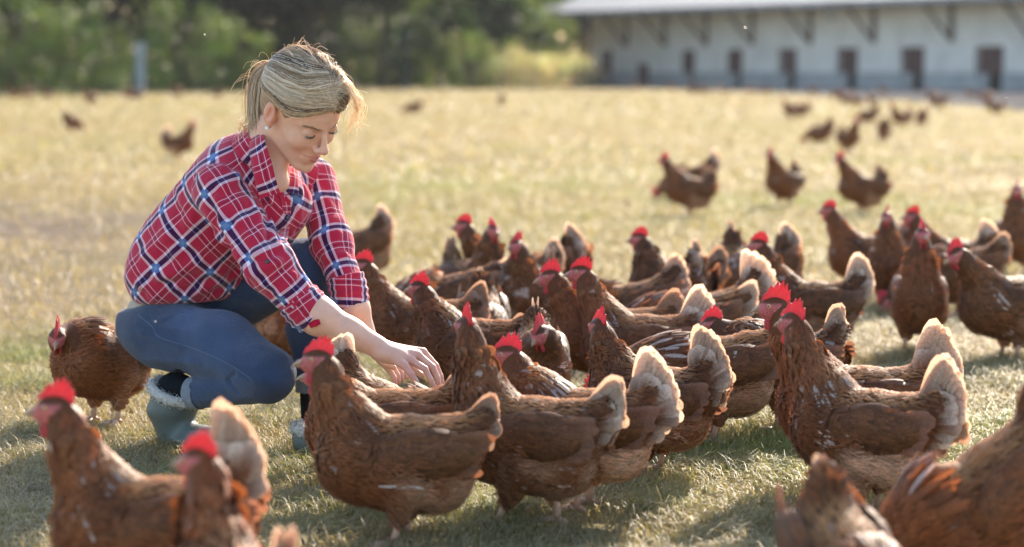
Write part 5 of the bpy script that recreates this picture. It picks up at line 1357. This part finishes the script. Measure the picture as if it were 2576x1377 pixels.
FAR = [
 (1737, 546, 180, 1.0, 'up', "tall hen with one pale tail side, leftmost of the three standing apart"),
 (1750, 505, 184, 1.0, 'peckhigh', "hen bending down behind the leftmost of the three standing apart"),
 (1973, 522, 228, 1.0, 'up', "dark hen turned to the camera, middle one of the three standing apart"),
 (2172, 541, 196, 1.0, 'up', "hen with raised white tail, rightmost of the three standing apart"),
 (448, 402, -12, 1.0, 'upwhite', "lone hen facing right with white tail, left of the woman's shoulder"),
 (178, 332, 60, 1.0, 'peck', "lone pale hen with its head down at the far left of the field"),
 (1046, 288, 182, 1.0, 'peckhigh', "lone hen bending down right of the woman's head"),
 (1262, 264, 100, 1.0, 'peck', "small pale hen alone between the woman and the barn"),
 (2070, 364, 200, 1.0, 'peck', "hen bending down, nearest left of the scattered far right hens"),
 (2133, 386, -60, 1.0, 'up', "dark upright hen, nearest of the scattered far right hens"),
 (2223, 356, 90, 1.0, 'peck', "hen seen from behind right of the nearest scattered hen"),
 (1992, 298, 180, 1.0, 'upwhite', "left hen of the far pair with glowing backs"),
 (2020, 297, 160, 1.0, 'peckhigh', "right hen of the far pair with glowing backs"),
 (2190, 312, 185, 1.0, 'peck', "hen bending down in the middle of the far right scatter"),
 (2268, 322, 178, 1.0, 'upwhite', "far hen with bright white tail, left one of two at the far right"),
 (2320, 318, 100, 1.0, 'peckhigh', "far hen with bright white tail, right one of two at the far right"),
 (2370, 272, 184, 1.0, 'peck', "far hen in the barn shade right of the bright tailed pair"),
 (2505, 290, 170, 1.0, 'up', "far hen in the barn shade near the right edge"),
 (2128, 266, 182, 1.0, 'upwhite', "far hen with white tail standing below the fifth barn opening"),
 (2152, 268, 20, 1.0, 'peck', "far reddish hen between two white tailed ones near the barn"),
 (2192, 270, 100, 1.0, 'upwhite', "far hen with white tail right of the reddish one near the barn"),
 (1745, 240, 180, 1.0, 'up', "reddish far hen below the second barn opening, left of a pair"),
 (1772, 239, 160, 1.0, 'upwhite', "reddish far hen below the second barn opening, right of a pair"),
 (1816, 236, 20, 1.0, 'peckhigh', "small orange hen in front of the barn between two openings"),
 (1690, 230, 190, 1.0, 'up', "dim hen in the barn shade left of the reddish pair"),
 (1930, 236, 180, 1.0, 'peck', "dim hen in the barn shade below the fourth opening"),
 (2046, 238, 160, 1.0, 'up', "dim hen in the barn shade between fourth and fifth opening"),
 (2222, 240, 200, 1.0, 'up', "dim hen in the barn shade between fifth and sixth opening"),
 (2440, 246, 20, 1.0, 'peck', "dim hen in the barn shade left of the last opening"),
 (36, 252, 180, 1.0, 'up', "leftmost distant hen of the row at the dark tree edge"),
 (70, 250, 150, 1.0, 'upwhite', "second distant hen from the left at the dark tree edge"),
 (120, 248, 200, 1.0, 'up', "third distant hen from the left at the dark tree edge"),
 (228, 264, 178, 1.0, 'upwhite', "distant hen with bright orange back left of the pale post"),
 (322, 250, 10, 1.0, 'upwhite', "left distant hen of the pair at the foot of the pale post"),
 (348, 251, 190, 1.0, 'peckhigh', "right distant hen of the pair at the foot of the pale post"),
 (446, 246, 180, 1.0, 'upwhite', "distant pale hen at the tree edge right of the pale post"),
 (1600, 228, 160, 1.0, 'up', "dim hen in the barn shade near the small low hatch"),
 (1888, 234, 200, 1.0, 'peckhigh', "dim hen in the barn shade just left of the fourth opening"),
 (2105, 252, 30, 1.0, 'up', "far brown hen just left of the white tailed hen below the fifth opening"),
 (2345, 258, 150, 1.0, 'upwhite', "far hen below the sixth opening, close behind the bright tailed pair"),
 (2480, 262, 200, 1.0, 'upwhite', "far hen with pale tail beside the last barn opening"),
 (552, 246, 170, 1.0, 'peck', "distant dim hen at the tree edge left of the woman's head"),
]
def build_flock():
    for i, (x, y, yaw, sc, lod, kw, lab) in enumerate(FLOCK):
        e = empty("hen", ground(x, y), R(yaw), .926 * sc); tag(e, lab, "hen", GN)
        build_hen(e, seed=i * 3 + 1, lod=lod, **kw)
    far = [k for k in FAR]; kinds = {'up': dict(tail=78, pitch=8, pale=.35, hue=.3), 'upwhite': dict(tlen=1.25, tail=72, pitch=6, pale=1.0, fluff=.8, hue=.4, spread=65), 'peck': peck(tail=45, pale=.4, hue=.5), 'peckhigh': peck(tlen=1.2, tail=50, pale=1.0, pitch=-18, hue=.5)}
    first = {}
    for i, (x, y, yaw, sc, kd, lab) in enumerate(far):
        p = ground(x, y)
        if kd not in first:
            e = empty("hen", p, R(yaw), .926 * sc); build_hen(e, seed=200 + i, lod=1, **kinds[kd]); first[kd] = e
        else: e = copy_hen(first[kd], "hen", p, R(yaw), .926 * sc)
        tag(e, lab, "hen", GF)

# ------------------------------------------------------------------ assemble
build_ground()
build_barn()
build_trees()
build_grass()
build_person()
build_flock()
build_insects()
# sunlit dusty air between the camera and the wood
hm = bpy.data.materials.new("haze"); hm.use_nodes = True; hn = hm.node_tree
hn.nodes.remove(hn.nodes["Principled BSDF"]); pv = hn.nodes.new("ShaderNodeVolumePrincipled")
pv.inputs["Density"].default_value = .00013; pv.inputs["Color"].default_value = (.93, .96, 1, 1); pv.inputs["Anisotropy"].default_value = .35
hn.links.new(pv.outputs[0], hn.nodes["Material Output"].inputs["Volume"])
V_, Q_ = box_vq((0, 75, 11), (160, 190, 24.0)); hz = mesh_from("haze", V_, Q_, mats=(hm,), smooth=False)
tag(link("haze", hz), kind="stuff")
